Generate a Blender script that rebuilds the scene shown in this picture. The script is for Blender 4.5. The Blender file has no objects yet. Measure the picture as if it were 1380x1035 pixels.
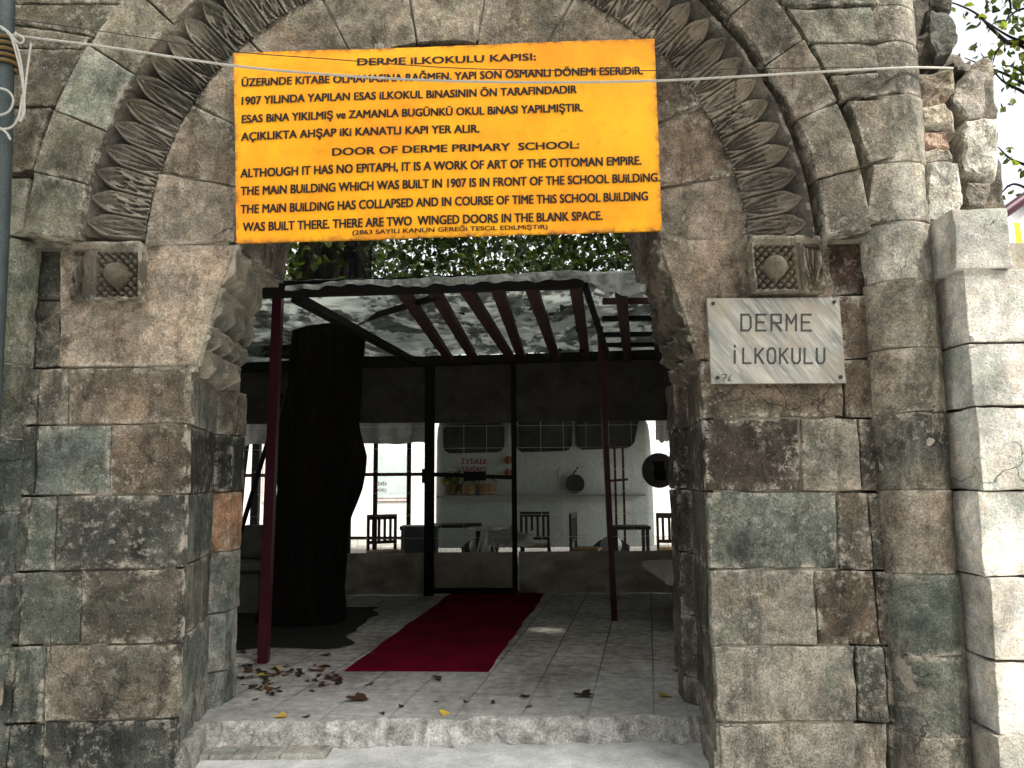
import bpy, bmesh, math, random
import numpy as np
from mathutils import Vector, Matrix, noise
random.seed(7)
RNG = np.random.default_rng(7)
S = bpy.context.scene
COL = S.collection
rad = math.radians

# ------------------------------------------------------------------ camera
F, CX, CY = 1035.0, 690.0, 517.5
PITCH, ROLL, EYE = rad(7.2), rad(0.5), 1.5
cam = bpy.data.cameras.new('camera')
cam.sensor_width = 36; cam.lens = 36 * F / 1380; cam.clip_start = .05; cam.clip_end = 900
co = bpy.data.objects.new('camera', cam); COL.objects.link(co)
RM = Matrix.Rotation(rad(90) + PITCH, 3, 'X') @ Matrix.Rotation(-ROLL, 3, 'Z')
M4 = RM.to_4x4(); M4.translation = Vector((0, 0, EYE)); co.matrix_world = M4
S.camera = co

# ------------------------------------------------------------------ light
SUN_EL, SUN_AZ = rad(52), rad(140)      # azimuth clockwise from +Y (north)
sd = Vector((math.sin(SUN_AZ) * math.cos(SUN_EL), math.cos(SUN_AZ) * math.cos(SUN_EL), math.sin(SUN_EL)))
w = bpy.data.worlds.new('World'); S.world = w; w.use_nodes = True
nt = w.node_tree; bg = nt.nodes['Background']
sky = nt.nodes.new('ShaderNodeTexSky'); sky.sky_type = 'NISHITA'; sky.sun_disc = False
sky.sun_elevation = SUN_EL; sky.sun_rotation = SUN_AZ; sky.dust_density = 6.0; sky.air_density = 1.0
hs = nt.nodes.new('ShaderNodeHueSaturation'); hs.inputs['Saturation'].default_value = .15
nt.links.new(sky.outputs[0], hs.inputs['Color']); nt.links.new(hs.outputs[0], bg.inputs[0])
bg.inputs[1].default_value = .15
sl = bpy.data.lights.new('sun', 'SUN'); sl.energy = 3.0; sl.angle = rad(3.0); sl.color = (1, .95, .87)
so = bpy.data.objects.new('sun', sl); COL.objects.link(so)
so.rotation_euler = sd.to_track_quat('Z', 'Y').to_euler(); so.location = (8, -8, 14)
S.view_settings.view_transform = 'Standard'; S.view_settings.look = 'None'
S.view_settings.exposure = 1.45; S.view_settings.gamma = 1

# ------------------------------------------------------------------ pixel helpers (photo pixels -> points on a plane of known depth)
def ray(px, py):
    return RM @ Vector(((px - CX) / F, -(py - CY) / F, -1))
def P(px, py, Y):
    d = ray(px, py); t = Y / d.y
    return Vector((d.x * t, Y, EYE + d.z * t))
def G(px, py, z=0.0):
    d = ray(px, py); t = (z - EYE) / d.z
    return Vector((d.x * t, d.y * t, z))
def lin(c):
    return tuple(((v / 255) / 12.92 if v / 255 <= .04045 else ((v / 255 + .055) / 1.055) ** 2.4) for v in c[:3])
def nz(p, s=1.0, o=0.0):
    return noise.noise(Vector((p[0] * s + o, p[1] * s - o * .7, p[2] * s + o * 1.3)))

# ------------------------------------------------------------------ mesh builder
ORG = {}
class MB:
    def __init__(s): s.v, s.f, s.c, s.m = [], [], [], []; s.cur = (.5, .5, .5, 0); s.mi = 0
    def vert(s, p, c=None): s.v.append(tuple(p)); s.c.append(c or s.cur); return len(s.v) - 1
    def face(s, ids): s.f.append(tuple(ids)); s.m.append(s.mi)
    def quad(s, a, b, c, d): s.face([s.vert(a), s.vert(b), s.vert(c), s.vert(d)])
    def box(s, x0, x1, y0, y1, z0, z1, T=None):
        ps = [Vector((x, y, z)) for z in (z0, z1) for x, y in ((x0, y0), (x1, y0), (x1, y1), (x0, y1))]
        if T: ps = [T @ p for p in ps]
        i = [s.vert(p) for p in ps]
        for q in ((3, 2, 1, 0), (4, 5, 6, 7), (0, 1, 5, 4), (1, 2, 6, 5), (2, 3, 7, 6), (3, 0, 4, 7)): s.face([i[k] for k in q])
    def bar(s, a, b, w, h=None, up=(0, 0, 1)):
        a, b = Vector(a), Vector(b); h = h or w; d = (b - a).normalized(); up = Vector(up)
        if abs(d.dot(up)) > .95: up = Vector((0, 1, 0))
        x = d.cross(up).normalized() * w / 2; y = x.cross(d).normalized() * h / 2
        i = [s.vert(p + u * x + v * y) for p in (a, b) for u, v in ((-1, -1), (1, -1), (1, 1), (-1, 1))]
        for q in ((3, 2, 1, 0), (4, 5, 6, 7), (0, 1, 5, 4), (1, 2, 6, 5), (2, 3, 7, 6), (3, 0, 4, 7)): s.face([i[k] for k in q])
    def tube(s, pts, r, n=8, cap=True):
        pts = [Vector(p) for p in pts]; rs = r if isinstance(r, (list, tuple)) else [r] * len(pts)
        rings = []; prev = None
        for k, p in enumerate(pts):
            d = (pts[min(k + 1, len(pts) - 1)] - pts[max(k - 1, 0)]).normalized()
            u = d.cross(Vector((0, 0, 1)) if abs(d.z) < .9 else Vector((0, 1, 0))).normalized()
            if prev is not None:
                u = (prev - d * prev.dot(d)).normalized()
            prev = u; v = d.cross(u)
            rings.append([s.vert(p + (u * math.cos(2 * math.pi * j / n) + v * math.sin(2 * math.pi * j / n)) * rs[k]) for j in range(n)])
        for a, b in zip(rings, rings[1:]):
            for j in range(n): s.face([a[j], a[(j + 1) % n], b[(j + 1) % n], b[j]])
        if cap: s.face(rings[0][::-1]); s.face(rings[-1])
    def lathe(s, o, prof, n=20, axis='Z'):
        rings = []
        for r, h in prof:
            rg = []
            for j in range(n):
                a = 2 * math.pi * j / n; c, d = r * math.cos(a), r * math.sin(a)
                q = (c, d, h) if axis == 'Z' else (c, -h, d) if axis == 'Y' else (h, c, d)
                rg.append(s.vert(Vector(o) + Vector(q)))
            rings.append(rg)
        for a, b in zip(rings, rings[1:]):
            for j in range(n): s.face([a[j], a[(j + 1) % n], b[(j + 1) % n], b[j]])
        s.face(rings[0][::-1]); s.face(rings[-1])
    def grid(s, fn, nu, nv, col=None):
        ids = [[s.vert(*fn(i / nu, j / nv)) if col else s.vert(fn(i / nu, j / nv)) for j in range(nv + 1)] for i in range(nu + 1)]
        for i in range(nu):
            for j in range(nv): s.face([ids[i][j], ids[i + 1][j], ids[i + 1][j + 1], ids[i][j + 1]])
        return ids
    def prism(s, poly, y0, y1):           # (x,z) outline pushed along y
        a = [s.vert((x, y0, z)) for x, z in poly]; b = [s.vert((x, y1, z)) for x, z in poly]; n = len(poly)
        s.face(a); s.face(b[::-1])
        for k in range(n): s.face([a[k], b[k], b[(k + 1) % n], a[(k + 1) % n]])
    def build(s, name, mats, parent=None, smooth=False, fix=True):
        me = bpy.data.meshes.new(name)
        o = ORG.get(parent.name, Vector((0, 0, 0))) if parent else Vector((0, 0, 0))
        me.from_pydata([(x - o.x, y - o.y, z - o.z) for x, y, z in s.v], [], s.f)
        for m in (mats if isinstance(mats, list) else [mats]): me.materials.append(m)
        me.polygons.foreach_set('material_index', s.m)
        at = me.color_attributes.new('Col', 'FLOAT_COLOR', 'POINT')
        at.data.foreach_set('color', np.array([(c[0], c[1], c[2], c[3] if len(c) > 3 else 0) for c in s.c], dtype=np.float32).ravel())
        if fix:
            bm = bmesh.new(); bm.from_mesh(me); bmesh.ops.recalc_face_normals(bm, faces=bm.faces); bm.to_mesh(me); bm.free()
        if smooth:
            me.polygons.foreach_set('use_smooth', [True] * len(me.polygons))
            try: me.set_sharp_from_angle(angle=rad(50))
            except Exception: pass
        me.update()
        ob = bpy.data.objects.new(name, me); COL.objects.link(ob)
        if parent: ob.parent = parent
        ORG[ob.name] = o
        return ob

def thing(name, label, cat, loc=(0, 0, 0), group=None):
    o = bpy.data.objects.new(name, None); COL.objects.link(o); o.location = loc; o.empty_display_size = .2
    ORG[o.name] = Vector(loc); return tag(o, label, cat, group)
def tag(o, label, cat, group=None):
    o['label'] = label; o['category'] = cat
    if group: o['group'] = group
    return o
def kind(o, k='structure'): o['kind'] = k; return o
def copy_tree(o, loc, rz, label, group=None, parent=None):
    c = o.copy(); COL.objects.link(c)
    if parent: c.parent = parent
    else:
        c.location = loc; c.rotation_euler = (0, 0, rz); c['label'] = label
        if group: c['group'] = group
    for ch in o.children: copy_tree(ch, None, 0, None, parent=c)
    return c

# ------------------------------------------------------------------ materials
def newmat(name):
    m = bpy.data.materials.new(name); m.use_nodes = True
    return m, m.node_tree, m.node_tree.nodes['Principled BSDF']
class N:                                   # tiny node helper
    def __init__(s, nt): s.t = nt
    def n(s, ty, **kw):
        x = s.t.nodes.new(ty)
        for k, v in kw.items():
            if k.startswith('i_'):
                key = k[2:]; key = int(key) if key.isdigit() else key.replace('_', ' ')
                if hasattr(v, 'is_output') or isinstance(v, bpy.types.NodeSocket): s.t.links.new(v, x.inputs[key])
                else: x.inputs[key].default_value = v
            else: setattr(x, k, v)
        return x
    def noise(s, co, scale, detail=4, rough=.55, dist=0):
        return s.n('ShaderNodeTexNoise', i_Vector=co, i_Scale=scale, i_Detail=detail, i_Roughness=rough, i_Distortion=dist).outputs[0]
    def ramp(s, f, a, b, lo=0., hi=1.):
        return s.n('ShaderNodeMapRange', i_0=f, i_1=a, i_2=b, i_3=lo, i_4=hi).outputs[0]
    def mix(s, f, a, b, blend='MIX'):
        x = s.t.nodes.new('ShaderNodeMix'); x.data_type = 'RGBA'; x.blend_type = blend
        for i, v in ((0, f), (6, a), (7, b)):
            if isinstance(v, bpy.types.NodeSocket): s.t.links.new(v, x.inputs[i])
            elif i == 0: x.inputs[0].default_value = v
            else: x.inputs[i].default_value = (v[0], v[1], v[2], 1)
        return x.outputs[2]
    def math(s, op, a, b=0.):
        return s.n('ShaderNodeMath', operation=op, i_0=a, i_1=b).outputs[0]
    def coords(s, which='Object'): return s.n('ShaderNodeTexCoord').outputs[which]
    def mapping(s, co, scale=(1, 1, 1), rot=(0, 0, 0)):
        return s.n('ShaderNodeMapping', i_Vector=co, i_Scale=scale, i_Rotation=rot).outputs[0]
    def bump(s, h, st, dist, nrm=None):
        x = s.n('ShaderNodeBump', i_Height=h, i_Strength=st, i_Distance=dist)
        if nrm: s.t.links.new(nrm, x.inputs['Normal'])
        return x.outputs[0]
    def link(s, a, b): s.t.links.new(a, b)

def stone_mat(name, stain=.66, speck=.95, lich=.75):
    m, t, b = newmat(name); k = N(t); co = k.coords()
    grey = lambda v: k.n('ShaderNodeCombineColor', i_0=v, i_1=v, i_2=v).outputs[0]
    a = k.n('ShaderNodeAttribute', attribute_name='Col'); edge = a.outputs[3]
    base = k.n('ShaderNodeHueSaturation', i_Saturation=.74, i_Color=a.outputs[0]).outputs[0]
    n1 = k.noise(co, 2.4, 8, .62, .35); n2 = k.noise(co, 10, 9, .72, .2); n3 = k.noise(co, 85, 4, .65); n4 = k.noise(co, 48, 5, .7)
    c = k.mix(k.ramp(n1, .41, .60), k.mix(1, base, (.62, .63, .61), 'MULTIPLY'), k.mix(1, base, (1.24, 1.2, 1.14), 'MULTIPLY'))
    # iron-brown and green-grey weathering
    c = k.mix(k.math('MULTIPLY', k.ramp(k.noise(co, 3.6, 8, .65, .4), .52, .60), .45), c, k.mix(1, c, (1.0, .86, .72), 'MULTIPLY'))
    c = k.mix(k.math('MULTIPLY', k.ramp(k.noise(k.mapping(co, (1, 1, .6)), 3.1, 8, .65, .4), .53, .61), .6), c, k.mix(1, c, (.66, .76, .71), 'MULTIPLY'))
    c = k.mix(1, c, grey(k.ramp(n2, .38, .62, 1 - .36 * speck, 1 + .34 * speck)), 'MULTIPLY')
    # soot and run-off with broken edges
    st = k.noise(k.mapping(co, (1, 1, .30)), 5.0, 10, .70, .25)
    c = k.mix(k.math('MULTIPLY', k.ramp(st, .525, .60), stain), c, k.mix(1, c, (.34, .345, .34), 'MULTIPLY'))
    so2 = k.noise(co, 3.0, 10, .72, .3)
    c = k.mix(k.math('MULTIPLY', k.ramp(so2, .56, .60), stain * .75), c, k.mix(1, c, (.42, .40, .38), 'MULTIPLY'))
    # pale lichen, lime and bare fresh stone
    lv = k.math('MULTIPLY', k.ramp(k.noise(co, 17, 9, .74, .15), .535, .585), k.ramp(k.noise(co, 1.9, 5, .6), .49, .57))
    c = k.mix(k.math('MULTIPLY', lv, .62 * lich), c, (.40, .37, .31))
    c = k.mix(k.math('MULTIPLY', k.ramp(n4, .60, .66), .45 * lich), c, (.45, .42, .36))
    ed = k.math('MULTIPLY', k.math('POWER', edge, 1.6), k.ramp(k.noise(co, 8, 9, .74), .50, .57))
    c = k.mix(k.math('MULTIPLY', ed, .8), c, (.47, .43, .35))
    c = k.mix(1, c, grey(k.ramp(n3, .36, .64, 1 - .36 * speck, 1 + .38 * speck)), 'MULTIPLY')
    # hairline cracks and pits
    vo = k.n('ShaderNodeTexVoronoi', feature='DISTANCE_TO_EDGE', i_Vector=k.n('ShaderNodeVectorMath', operation='ADD', i_0=co, i_1=k.n('ShaderNodeVectorMath', operation='SCALE', i_0=k.n('ShaderNodeTexNoise', i_Vector=co, i_Scale=4.0, i_Detail=6.0).outputs[1], i_Scale=.35).outputs[0]).outputs[0], i_Scale=1.5)
    ck = k.math('MULTIPLY', k.ramp(vo.outputs[0], 0, .006, 1, 0), k.ramp(k.noise(co, 1.3, 4), .53, .58))
    c = k.mix(k.math('MULTIPLY', ck, .8), c, (.02, .018, .016))
    pit = k.ramp(k.noise(co, 130, 2, .6), .33, .37, 1, 0)
    c = k.mix(k.math('MULTIPLY', pit, .7), c, (.018, .017, .015))
    k.link(c, b.inputs['Base Color']); b.inputs['Roughness'].default_value = .93
    b.inputs['Specular IOR Level'].default_value = .2
    h = k.math('ADD', k.math('MULTIPLY', n2, 1.2), k.math('ADD', k.math('MULTIPLY', n3, .55), k.math('MULTIPLY', n4, .5)))
    h = k.math('ADD', h, k.math('ADD', k.math('MULTIPLY', ck, -.5), k.math('MULTIPLY', pit, -.35)))
    k.link(k.bump(h, 1.0, .022), b.inputs['Normal'])
    return m
def simple(name, c, rough=.8, var=.25, scale=8., bump=.2, metal=0., dark=(.3, .3, .3), vec=(1, 1, 1), spec=.3):
    m, t, b = newmat(name); k = N(t); co = k.mapping(k.coords(), vec)
    n1 = k.noise(co, scale, 6, .65, .3); n2 = k.noise(co, scale * 9, 4, .7)
    col = k.mix(k.math('MULTIPLY', k.ramp(n1, .35, .7), var), c, [v * d for v, d in zip(c, dark)])
    sp = k.ramp(n2, .3, .7, 1 - var * .5, 1 + var * .5)
    col = k.mix(1, col, k.n('ShaderNodeCombineColor', i_0=sp, i_1=sp, i_2=sp).outputs[0], 'MULTIPLY')
    k.link(col, b.inputs['Base Color']); b.inputs['Roughness'].default_value = rough; b.inputs['Metallic'].default_value = metal
    b.inputs['Specular IOR Level'].default_value = spec
    if bump: k.link(k.bump(k.math('ADD', n1, k.math('MULTIPLY', n2, .4)), bump, .01), b.inputs['Normal'])
    return m

STONE = stone_mat('weathered_ashlar')
PALE = stone_mat('pale_ashlar', stain=.3, speck=.55, lich=.6)
CARVED = stone_mat('carved_stone', stain=.10, speck=.30, lich=.15)
MORTAR = simple('old_mortar', (.30, .27, .215), .95, .75, 5, .6, dark=(.22, .22, .22))
BLACKP = simple('black_sign_paint', (.012, .010, .010), .6, .2, 30, 0)
DARKMETAL = simple('dark_metal', (.006, .0055, .0055), .6, .3, 12, .1, spec=.15)
REDPOLE = simple('dark_red_paint', (.045, .005, .014), .42, .35, 9, .1)
WOODRED = simple('red_brown_timber', (.060, .022, .018), .7, .5, 7, .3, vec=(8, 1, 8))
WOODDARK = simple('dark_timber', (.008, .006, .005), .8, .5, 7, .3)
BARK = None
def bark_mat():
    m, t, b = newmat('dark_bark'); k = N(t); co = k.mapping(k.coords(), (1, 1, .14))
    n1 = k.noise(co, 16, 6, .7, 1.0); n2 = k.noise(k.coords(), 3, 4)
    c = k.mix(k.ramp(n1, .35, .65), (.003, .0028, .0026), (.016, .013, .010))
    c = k.mix(k.math('MULTIPLY', k.ramp(n2, .5, .7), .3), c, (.012, .012, .009))
    k.link(c, b.inputs['Base Color']); b.inputs['Roughness'].default_value = .95; b.inputs['Specular IOR Level'].default_value = .1
    k.link(k.bump(n1, 1.0, .06), b.inputs['Normal']); return m
BARK = bark_mat()
def leaf_mat(name, trans=.5):
    m, t, b = newmat(name); k = N(t)
    a = k.n('ShaderNodeAttribute', attribute_name='Col').outputs[0]
    k.link(a, b.inputs['Base Color']); b.inputs['Roughness'].default_value = .5; b.inputs['Specular IOR Level'].default_value = .35
    tr = k.n('ShaderNodeBsdfTranslucent'); k.link(k.mix(1, a, (1.7, 1.8, .7), 'MULTIPLY'), tr.inputs[0])
    mx = k.n('ShaderNodeMixShader', i_0=trans, i_1=b.outputs[0], i_2=tr.outputs[0])
    k.link(mx.outputs[0], t.nodes['Material Output'].inputs[0]); return m
LEAF = leaf_mat('green_leaf')
DRY = leaf_mat('dry_leaf', .15)

# ------------------------------------------------------------------ stone surfaces
def samples(L, step):
    e = [0, .004, .010, .019, .032]
    n = max(2, int((L - .064) / step))
    return [x / L for x in e] + [(.032 + (L - .064) * i / n) / L for i in range(1, n)] + [1 - x / L for x in reversed(e)]
def patch(mb, fn, Lu, Lv, col, step=.028, r=.007, rough=.008, back=.06, wob=.005, off=None, relief=None):
    """one stone: a rough height field with worn, rounded borders and sides folded back; fn(u,v) -> (point, normal)"""
    sd_ = random.uniform(0, 90); c = lin(col); jit = random.uniform(.86, 1.12); c = [x * jit for x in c]
    o = random.uniform(-.005, .005) if off is None else off
    tu, tv = random.uniform(-.006, .006), random.uniform(-.005, .005)
    U, V = samples(Lu, step), samples(Lv, step); ids = []
    for i, u in enumerate(U):
        row = []
        for j, v in enumerate(V):
            d = min(u * Lu, (1 - u) * Lu, v * Lv, (1 - v) * Lv)
            p, n = fn(u, v)
            fade = max(0, 1 - d / .06)
            wu = wob * fade * nz(p, 9, sd_) * 1.6; wv = wob * fade * nz(p, 9, sd_ + 40) * 1.6
            p, n = fn(min(1.01, max(-.01, u + wu / Lu)), min(1.01, max(-.01, v + wv / Lv)))
            chip = max(0, nz(p, 7, sd_ + 11)); rr = r * (.6 + 2.4 * chip * chip + .8 * chip)
            drop = rr - math.sqrt(max(0, rr * rr - (rr - d) ** 2)) if d < rr else 0
            h = o + tu * (u - .5) * 2 + tv * (v - .5) * 2 - drop + rough * (1.1 * nz(p, 3.5, sd_) + .6 * nz(p, 10, sd_) + .45 * nz(p, 27, sd_))
            sc = nz(p, 4.2, sd_ + 77)
            if sc > .38: h -= min(.012, (sc - .38) * .09)            # spalled hollows
            if relief: h += relief(u, v, p)
            elif d > .02: h = max(h, -.014)
            row.append(mb.vert(p + n * h, (c[0], c[1], c[2], max(0, 1 - d / .055))))
        ids.append(row)
    nu, nv = len(U) - 1, len(V) - 1
    for i in range(nu):
        for j in range(nv): mb.face([ids[i][j], ids[i + 1][j], ids[i + 1][j + 1], ids[i][j + 1]])
    rim = [(i, 0) for i in range(nu)] + [(nu, j) for j in range(nv)] + [(i, nv) for i in range(nu, 0, -1)] + [(0, j) for j in range(nv, 0, -1)]
    bk = []
    for i, j in rim:
        p, n = fn(U[i], V[j]); bk.append(mb.vert(Vector(mb.v[ids[i][j]]) - n * back, (c[0], c[1], c[2], 1)))
    for k_ in range(len(rim)):
        a, b = rim[k_], rim[(k_ + 1) % len(rim)]
        mb.face([ids[a[0]][a[1]], bk[k_], bk[(k_ + 1) % len(rim)], ids[b[0]][b[1]]])
FRONT = Vector((0, -1, 0))
def qfn(q, Y, n=FRONT, Y2=None):
    tl, tr, br, bl = [P(x, y, Y) for x, y in q]
    def fn(u, v):
        a = tl.lerp(tr, u); b = bl.lerp(br, u); return b.lerp(a, v), n
    return fn, ((tr - tl).length + (br - bl).length) / 2, ((tl - bl).length + (tr - br).length) / 2
def qstone(mb, q, Y, col, **kw):
    fn, a, b = qfn(q, Y); patch(mb, fn, a, b, col, **kw)
def R4(x0, y0, x1, y1, x2, y2, x3, y3): return ((x0, y0), (x1, y1), (x2, y2), (x3, y3))
def polstone(mb, c, r0, r1, a0, a1, Yf, col, **kw):
    """voussoir between two radii (photo pixels) and two angles (degrees, 0 = left springing, 180 = right)"""
    def fn(u, v):
        a = rad(a0 + (a1 - a0) * u); r = r0 + (r1 - r0) * v
        Y = Yf(r) if callable(Yf) else Yf
        return P(c[0] - r * math.cos(a), c[1] - r * math.sin(a), Y), FRONT
    m = (r0 + r1) / 2
    patch(mb, fn, m * rad(abs(a1 - a0)) / 228, (r1 - r0) / 228, col, **kw)
def boxblock(mb, x0, x1, y0, y1, z0, z1, col, r=.016, step=.035, rough=.008, faces='-x+x-y+z-z+y', skew=None):
    """a free-standing dressed block with rounded worn arrises"""
    c = lin(col); jt = random.uniform(.95, 1.05); c = [x * jt for x in c]; sd_ = random.uniform(0, 90)
    lo, hi = Vector((x0, y0, z0)), Vector((x1, y1, z1))
    def pos(p):
        rr = r * (.7 + 2.0 * max(0, nz(p, 6, sd_)) ** 2 * 2)
        q = Vector([min(max(p[i], lo[i] + rr), hi[i] - rr) for i in range(3)]); d = p - q
        if d.length > 1e-9: p = q + d.normalized() * rr
        dd = sorted(min(p[i] - lo[i], hi[i] - p[i]) for i in range(3))
        nn = Vector((nz(p, 5, sd_), nz(p, 5, sd_ + 30), nz(p, 5, sd_ + 60))) * rough + Vector((nz(p, 19, sd_), nz(p, 19, sd_ + 30), nz(p, 19, sd_ + 60))) * rough * .5
        p = p + nn
        if skew: p = skew(p)
        return p, (c[0], c[1], c[2], max(0, 1 - max(0, dd[1]) / .05))
    for ax in range(3):
        for sgn in (0, 1):
            if ('+' if sgn else '-') + 'xyz'[ax] not in faces: continue
            a, b = [i for i in range(3) if i != ax]
            U, V = samples(hi[a] - lo[a], step), samples(hi[b] - lo[b], step)
            ids = []
            for u in U:
                row = []
                for v in V:
                    p = Vector((0, 0, 0)); p[ax] = (hi if sgn else lo)[ax]; p[a] = lo[a] + (hi[a] - lo[a]) * u; p[b] = lo[b] + (hi[b] - lo[b]) * v
                    row.append(mb.vert(*pos(p)))
                ids.append(row)
            for i in range(len(U) - 1):
                for j in range(len(V) - 1):
                    q = [ids[i][j], ids[i + 1][j], ids[i + 1][j + 1], ids[i][j + 1]]
                    mb.face(q)
def rock(mb, poly, Y, thick, col, rough=.02, r=6):
    """irregular rubble stone from an outline (photo pixels): rings that bulge forward, closed behind"""
    c = lin(col); sd_ = random.uniform(0, 99); pts = []
    n = len(poly)
    for k in range(n):
        a, b = Vector(poly[k]), Vector(poly[(k + 1) % n])
        for t in range(r): pts.append(a.lerp(b, t / r))
    W = [P(p.x, p.y, Y) for p in pts]; cen = sum(W, Vector()) / len(W)
    tilt = Vector((random.uniform(-.25, .25), 0, random.uniform(-.1, .3)))
    prof = [(.90, .9), (1.0, .55), (1.0, .25), (.96, .08), (.88, .0), (.7, -.03), (.45, -.03), (.2, -.04)]
    rings = []
    for s_, dy in prof:
        rg = []
        for p in W:
            q = cen + (p - cen) * s_; q.y = Y + dy * thick - (q - cen).dot(tilt) * (1 if dy < .3 else .4)
            q += Vector((nz(q, 9, sd_), nz(q, 9, sd_ + 20) * 1.2, nz(q, 9, sd_ + 50))) * rough
            q += Vector((nz(q, 26, sd_), nz(q, 26, sd_ + 20), nz(q, 26, sd_ + 50))) * rough * .5
            rg.append(mb.vert(q, (c[0], c[1], c[2], .1)))
        rings.append(rg)
    for a, b in zip(rings, rings[1:]):
        for j in range(len(a)): mb.face([a[j], a[(j + 1) % len(a)], b[(j + 1) % len(a)], b[j]])
    mb.face(rings[-1]); mb.face(rings[0][::-1])

# ------------------------------------------------------------------ ground
def ground_mat():
    m, t, b = newmat('pale_concrete_paving'); k = N(t); co = k.coords()
    n1 = k.noise(co, .9, 5, .6, .3); n2 = k.noise(co, 6, 8, .7, .2); n3 = k.noise(co, 90, 4, .7)
    c = k.mix(k.ramp(n2, .35, .68), (.34, .345, .325), (.58, .58, .55))
    c = k.mix(k.math('MULTIPLY', k.ramp(n1, .45, .7), .5), c, (.17, .17, .15))
    sp = k.ramp(n3, .3, .7, .75, 1.25)
    c = k.mix(1, c, k.n('ShaderNodeCombineColor', i_0=sp, i_1=sp, i_2=sp).outputs[0], 'MULTIPLY')
    k.link(c, b.inputs['Base Color']); b.inputs['Roughness'].default_value = .9
    k.link(k.bump(k.math('ADD', n2, k.math('MULTIPLY', n3, .4)), .5, .015), b.inputs['Normal']); return m
def floor_mat():
    m, t, b = newmat('stone_floor_tiles'); k = N(t); co = k.coords()
    rot = k.mapping(co, (1, 1, 1), (0, 0, rad(9.9)))
    br = k.n('ShaderNodeTexBrick', offset=0.0, i_Vector=k.mapping(k.n('ShaderNodeVectorMath', operation='ADD', i_0=rot, i_1=k.n('ShaderNodeVectorMath', operation='SCALE', i_0=k.n('ShaderNodeTexNoise', i_Vector=co, i_Scale=5.0).outputs[1], i_Scale=.012).outputs[0]).outputs[0], (1, 1, 1)), i_Scale=1.0, i_Mortar_Size=.007, i_Mortar_Smooth=.3, i_Brick_Width=.42, i_Row_Height=.62)
    br.inputs['Color1'].default_value = (.36, .345, .305, 1); br.inputs['Color2'].default_value = (.26, .245, .215, 1); br.inputs['Mortar'].default_value = (.035, .032, .028, 1)
    n1 = k.noise(co, 1.3, 6, .65, .4); n2 = k.noise(co, 11, 7, .7); n3 = k.noise(co, 80, 4, .7)
    c = k.mix(k.math('MULTIPLY', k.ramp(n1, .42, .62), .6), br.outputs[0], (.11, .10, .085))
    sp = k.ramp(n2, .36, .64, .5, 1.4)
    c = k.mix(1, c, k.n('ShaderNodeCombineColor', i_0=sp, i_1=sp, i_2=sp).outputs[0], 'MULTIPLY')
    # trodden dust near the doorway makes the joints fade there
    sep = k.n('ShaderNodeSeparateXYZ', i_0=co)
    f = k.math('MULTIPLY', k.ramp(k.math('ADD', sep.outputs[1], k.ramp(n1, .3, .7, -.9, .9)), 5.3, 6.9, 1, 0), .55)
    c = k.mix(f, c, k.mix(k.ramp(n2, .3, .7), (.27, .275, .255), (.42, .42, .39)))
    k.link(c, b.inputs['Base Color']); b.inputs['Roughness'].default_value = .85
    h = k.math('ADD', k.math('MULTIPLY', br.outputs[1], -1.2), k.math('ADD', n2, k.math('MULTIPLY', n3, .4)))
    k.link(k.bump(h, .45, .012), b.inputs['Normal']); return m
GROUND = ground_mat(); FLOOR = floor_mat()
mb = MB(); mb.quad((-300, -300, -.13), (300, -300, -.13), (300, 300, -.13), (-300, 300, -.13)); kind(mb.build('ground', GROUND))
def edge_y(x): return 5.11 + .07 * nz((x, 0, 0), 1.9, 3) + .035 * nz((x, 0, 0), 7, 5) + .016 * nz((x, 0, 0), 23, 8) + .22 * max(0, nz((x, 0, 0), 2.6, 21) - .12) + .10 * max(0, nz((x, 0, 0), 9, 25) - .2)
mb = MB()
def ffn(u, v):
    x = -6 + 12 * u; y = edge_y(x) + (24 - edge_y(x)) * (v ** 2.2)
    return Vector((x, y, .004 * nz((x, y, 0), 1.5)))
mb.grid(ffn, 240, 60); kind(mb.build('courtyard_floor', FLOOR, smooth=True))
mb = MB()
def sfn(u, v):          # broken concrete riser of the threshold
    x = -2.35 + 3.75 * u; y = edge_y(x)
    depth = .12 + .05 * nz((x, 0, 0), 1.7, 9)
    lump = .05 * nz((x, v * .22, 0), 6, 2) + .03 * nz((x, v * .25, 0), 15, 7) + .018 * nz((x, v * .25, 0), 34, 4)
    prof = math.sin(v * math.pi / 2)
    z = -.13 * (1 - v) ** 1.3 if v < 1 else 0
    z = .002 + (-.137 + .02 * nz((x, 0, 0), 4)) * (1 - v) ** 1.15 + lump * math.sin(v * math.pi) * 1.1
    return Vector((x, y + .004 - depth * (1 - v) ** .8 + lump * 1.2 * math.sin(v * math.pi), z))
mb.grid(sfn, 620, 34)
RUB = simple('broken_concrete', (.46, .45, .41), .95, 1.0, 8, 1.0, dark=(.24, .24, .22))  # dark blotches stand in for shading that the lumps barely show
kind(mb.build('threshold_step', RUB, smooth=True))
mb = MB()              # worn flagstones laid in front at the left foot
for k_ in range(7):
    a = G(258 + k_ * 30, 1003, -.12)
    boxblock(mb, a.x - .07, a.x + .062, 4.80, 4.97, -.2, -.105 + .004 * random.random(), (165, 168, 160), r=.008, faces='-y+z-x+x')
kind(mb.build('threshold_edging', PALE, smooth=True))
SOIL = simple('dark_soil', (.012, .010, .008), .98, .5, 14, 1.0)
mb = MB(); c0 = G(415, 845)
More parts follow.
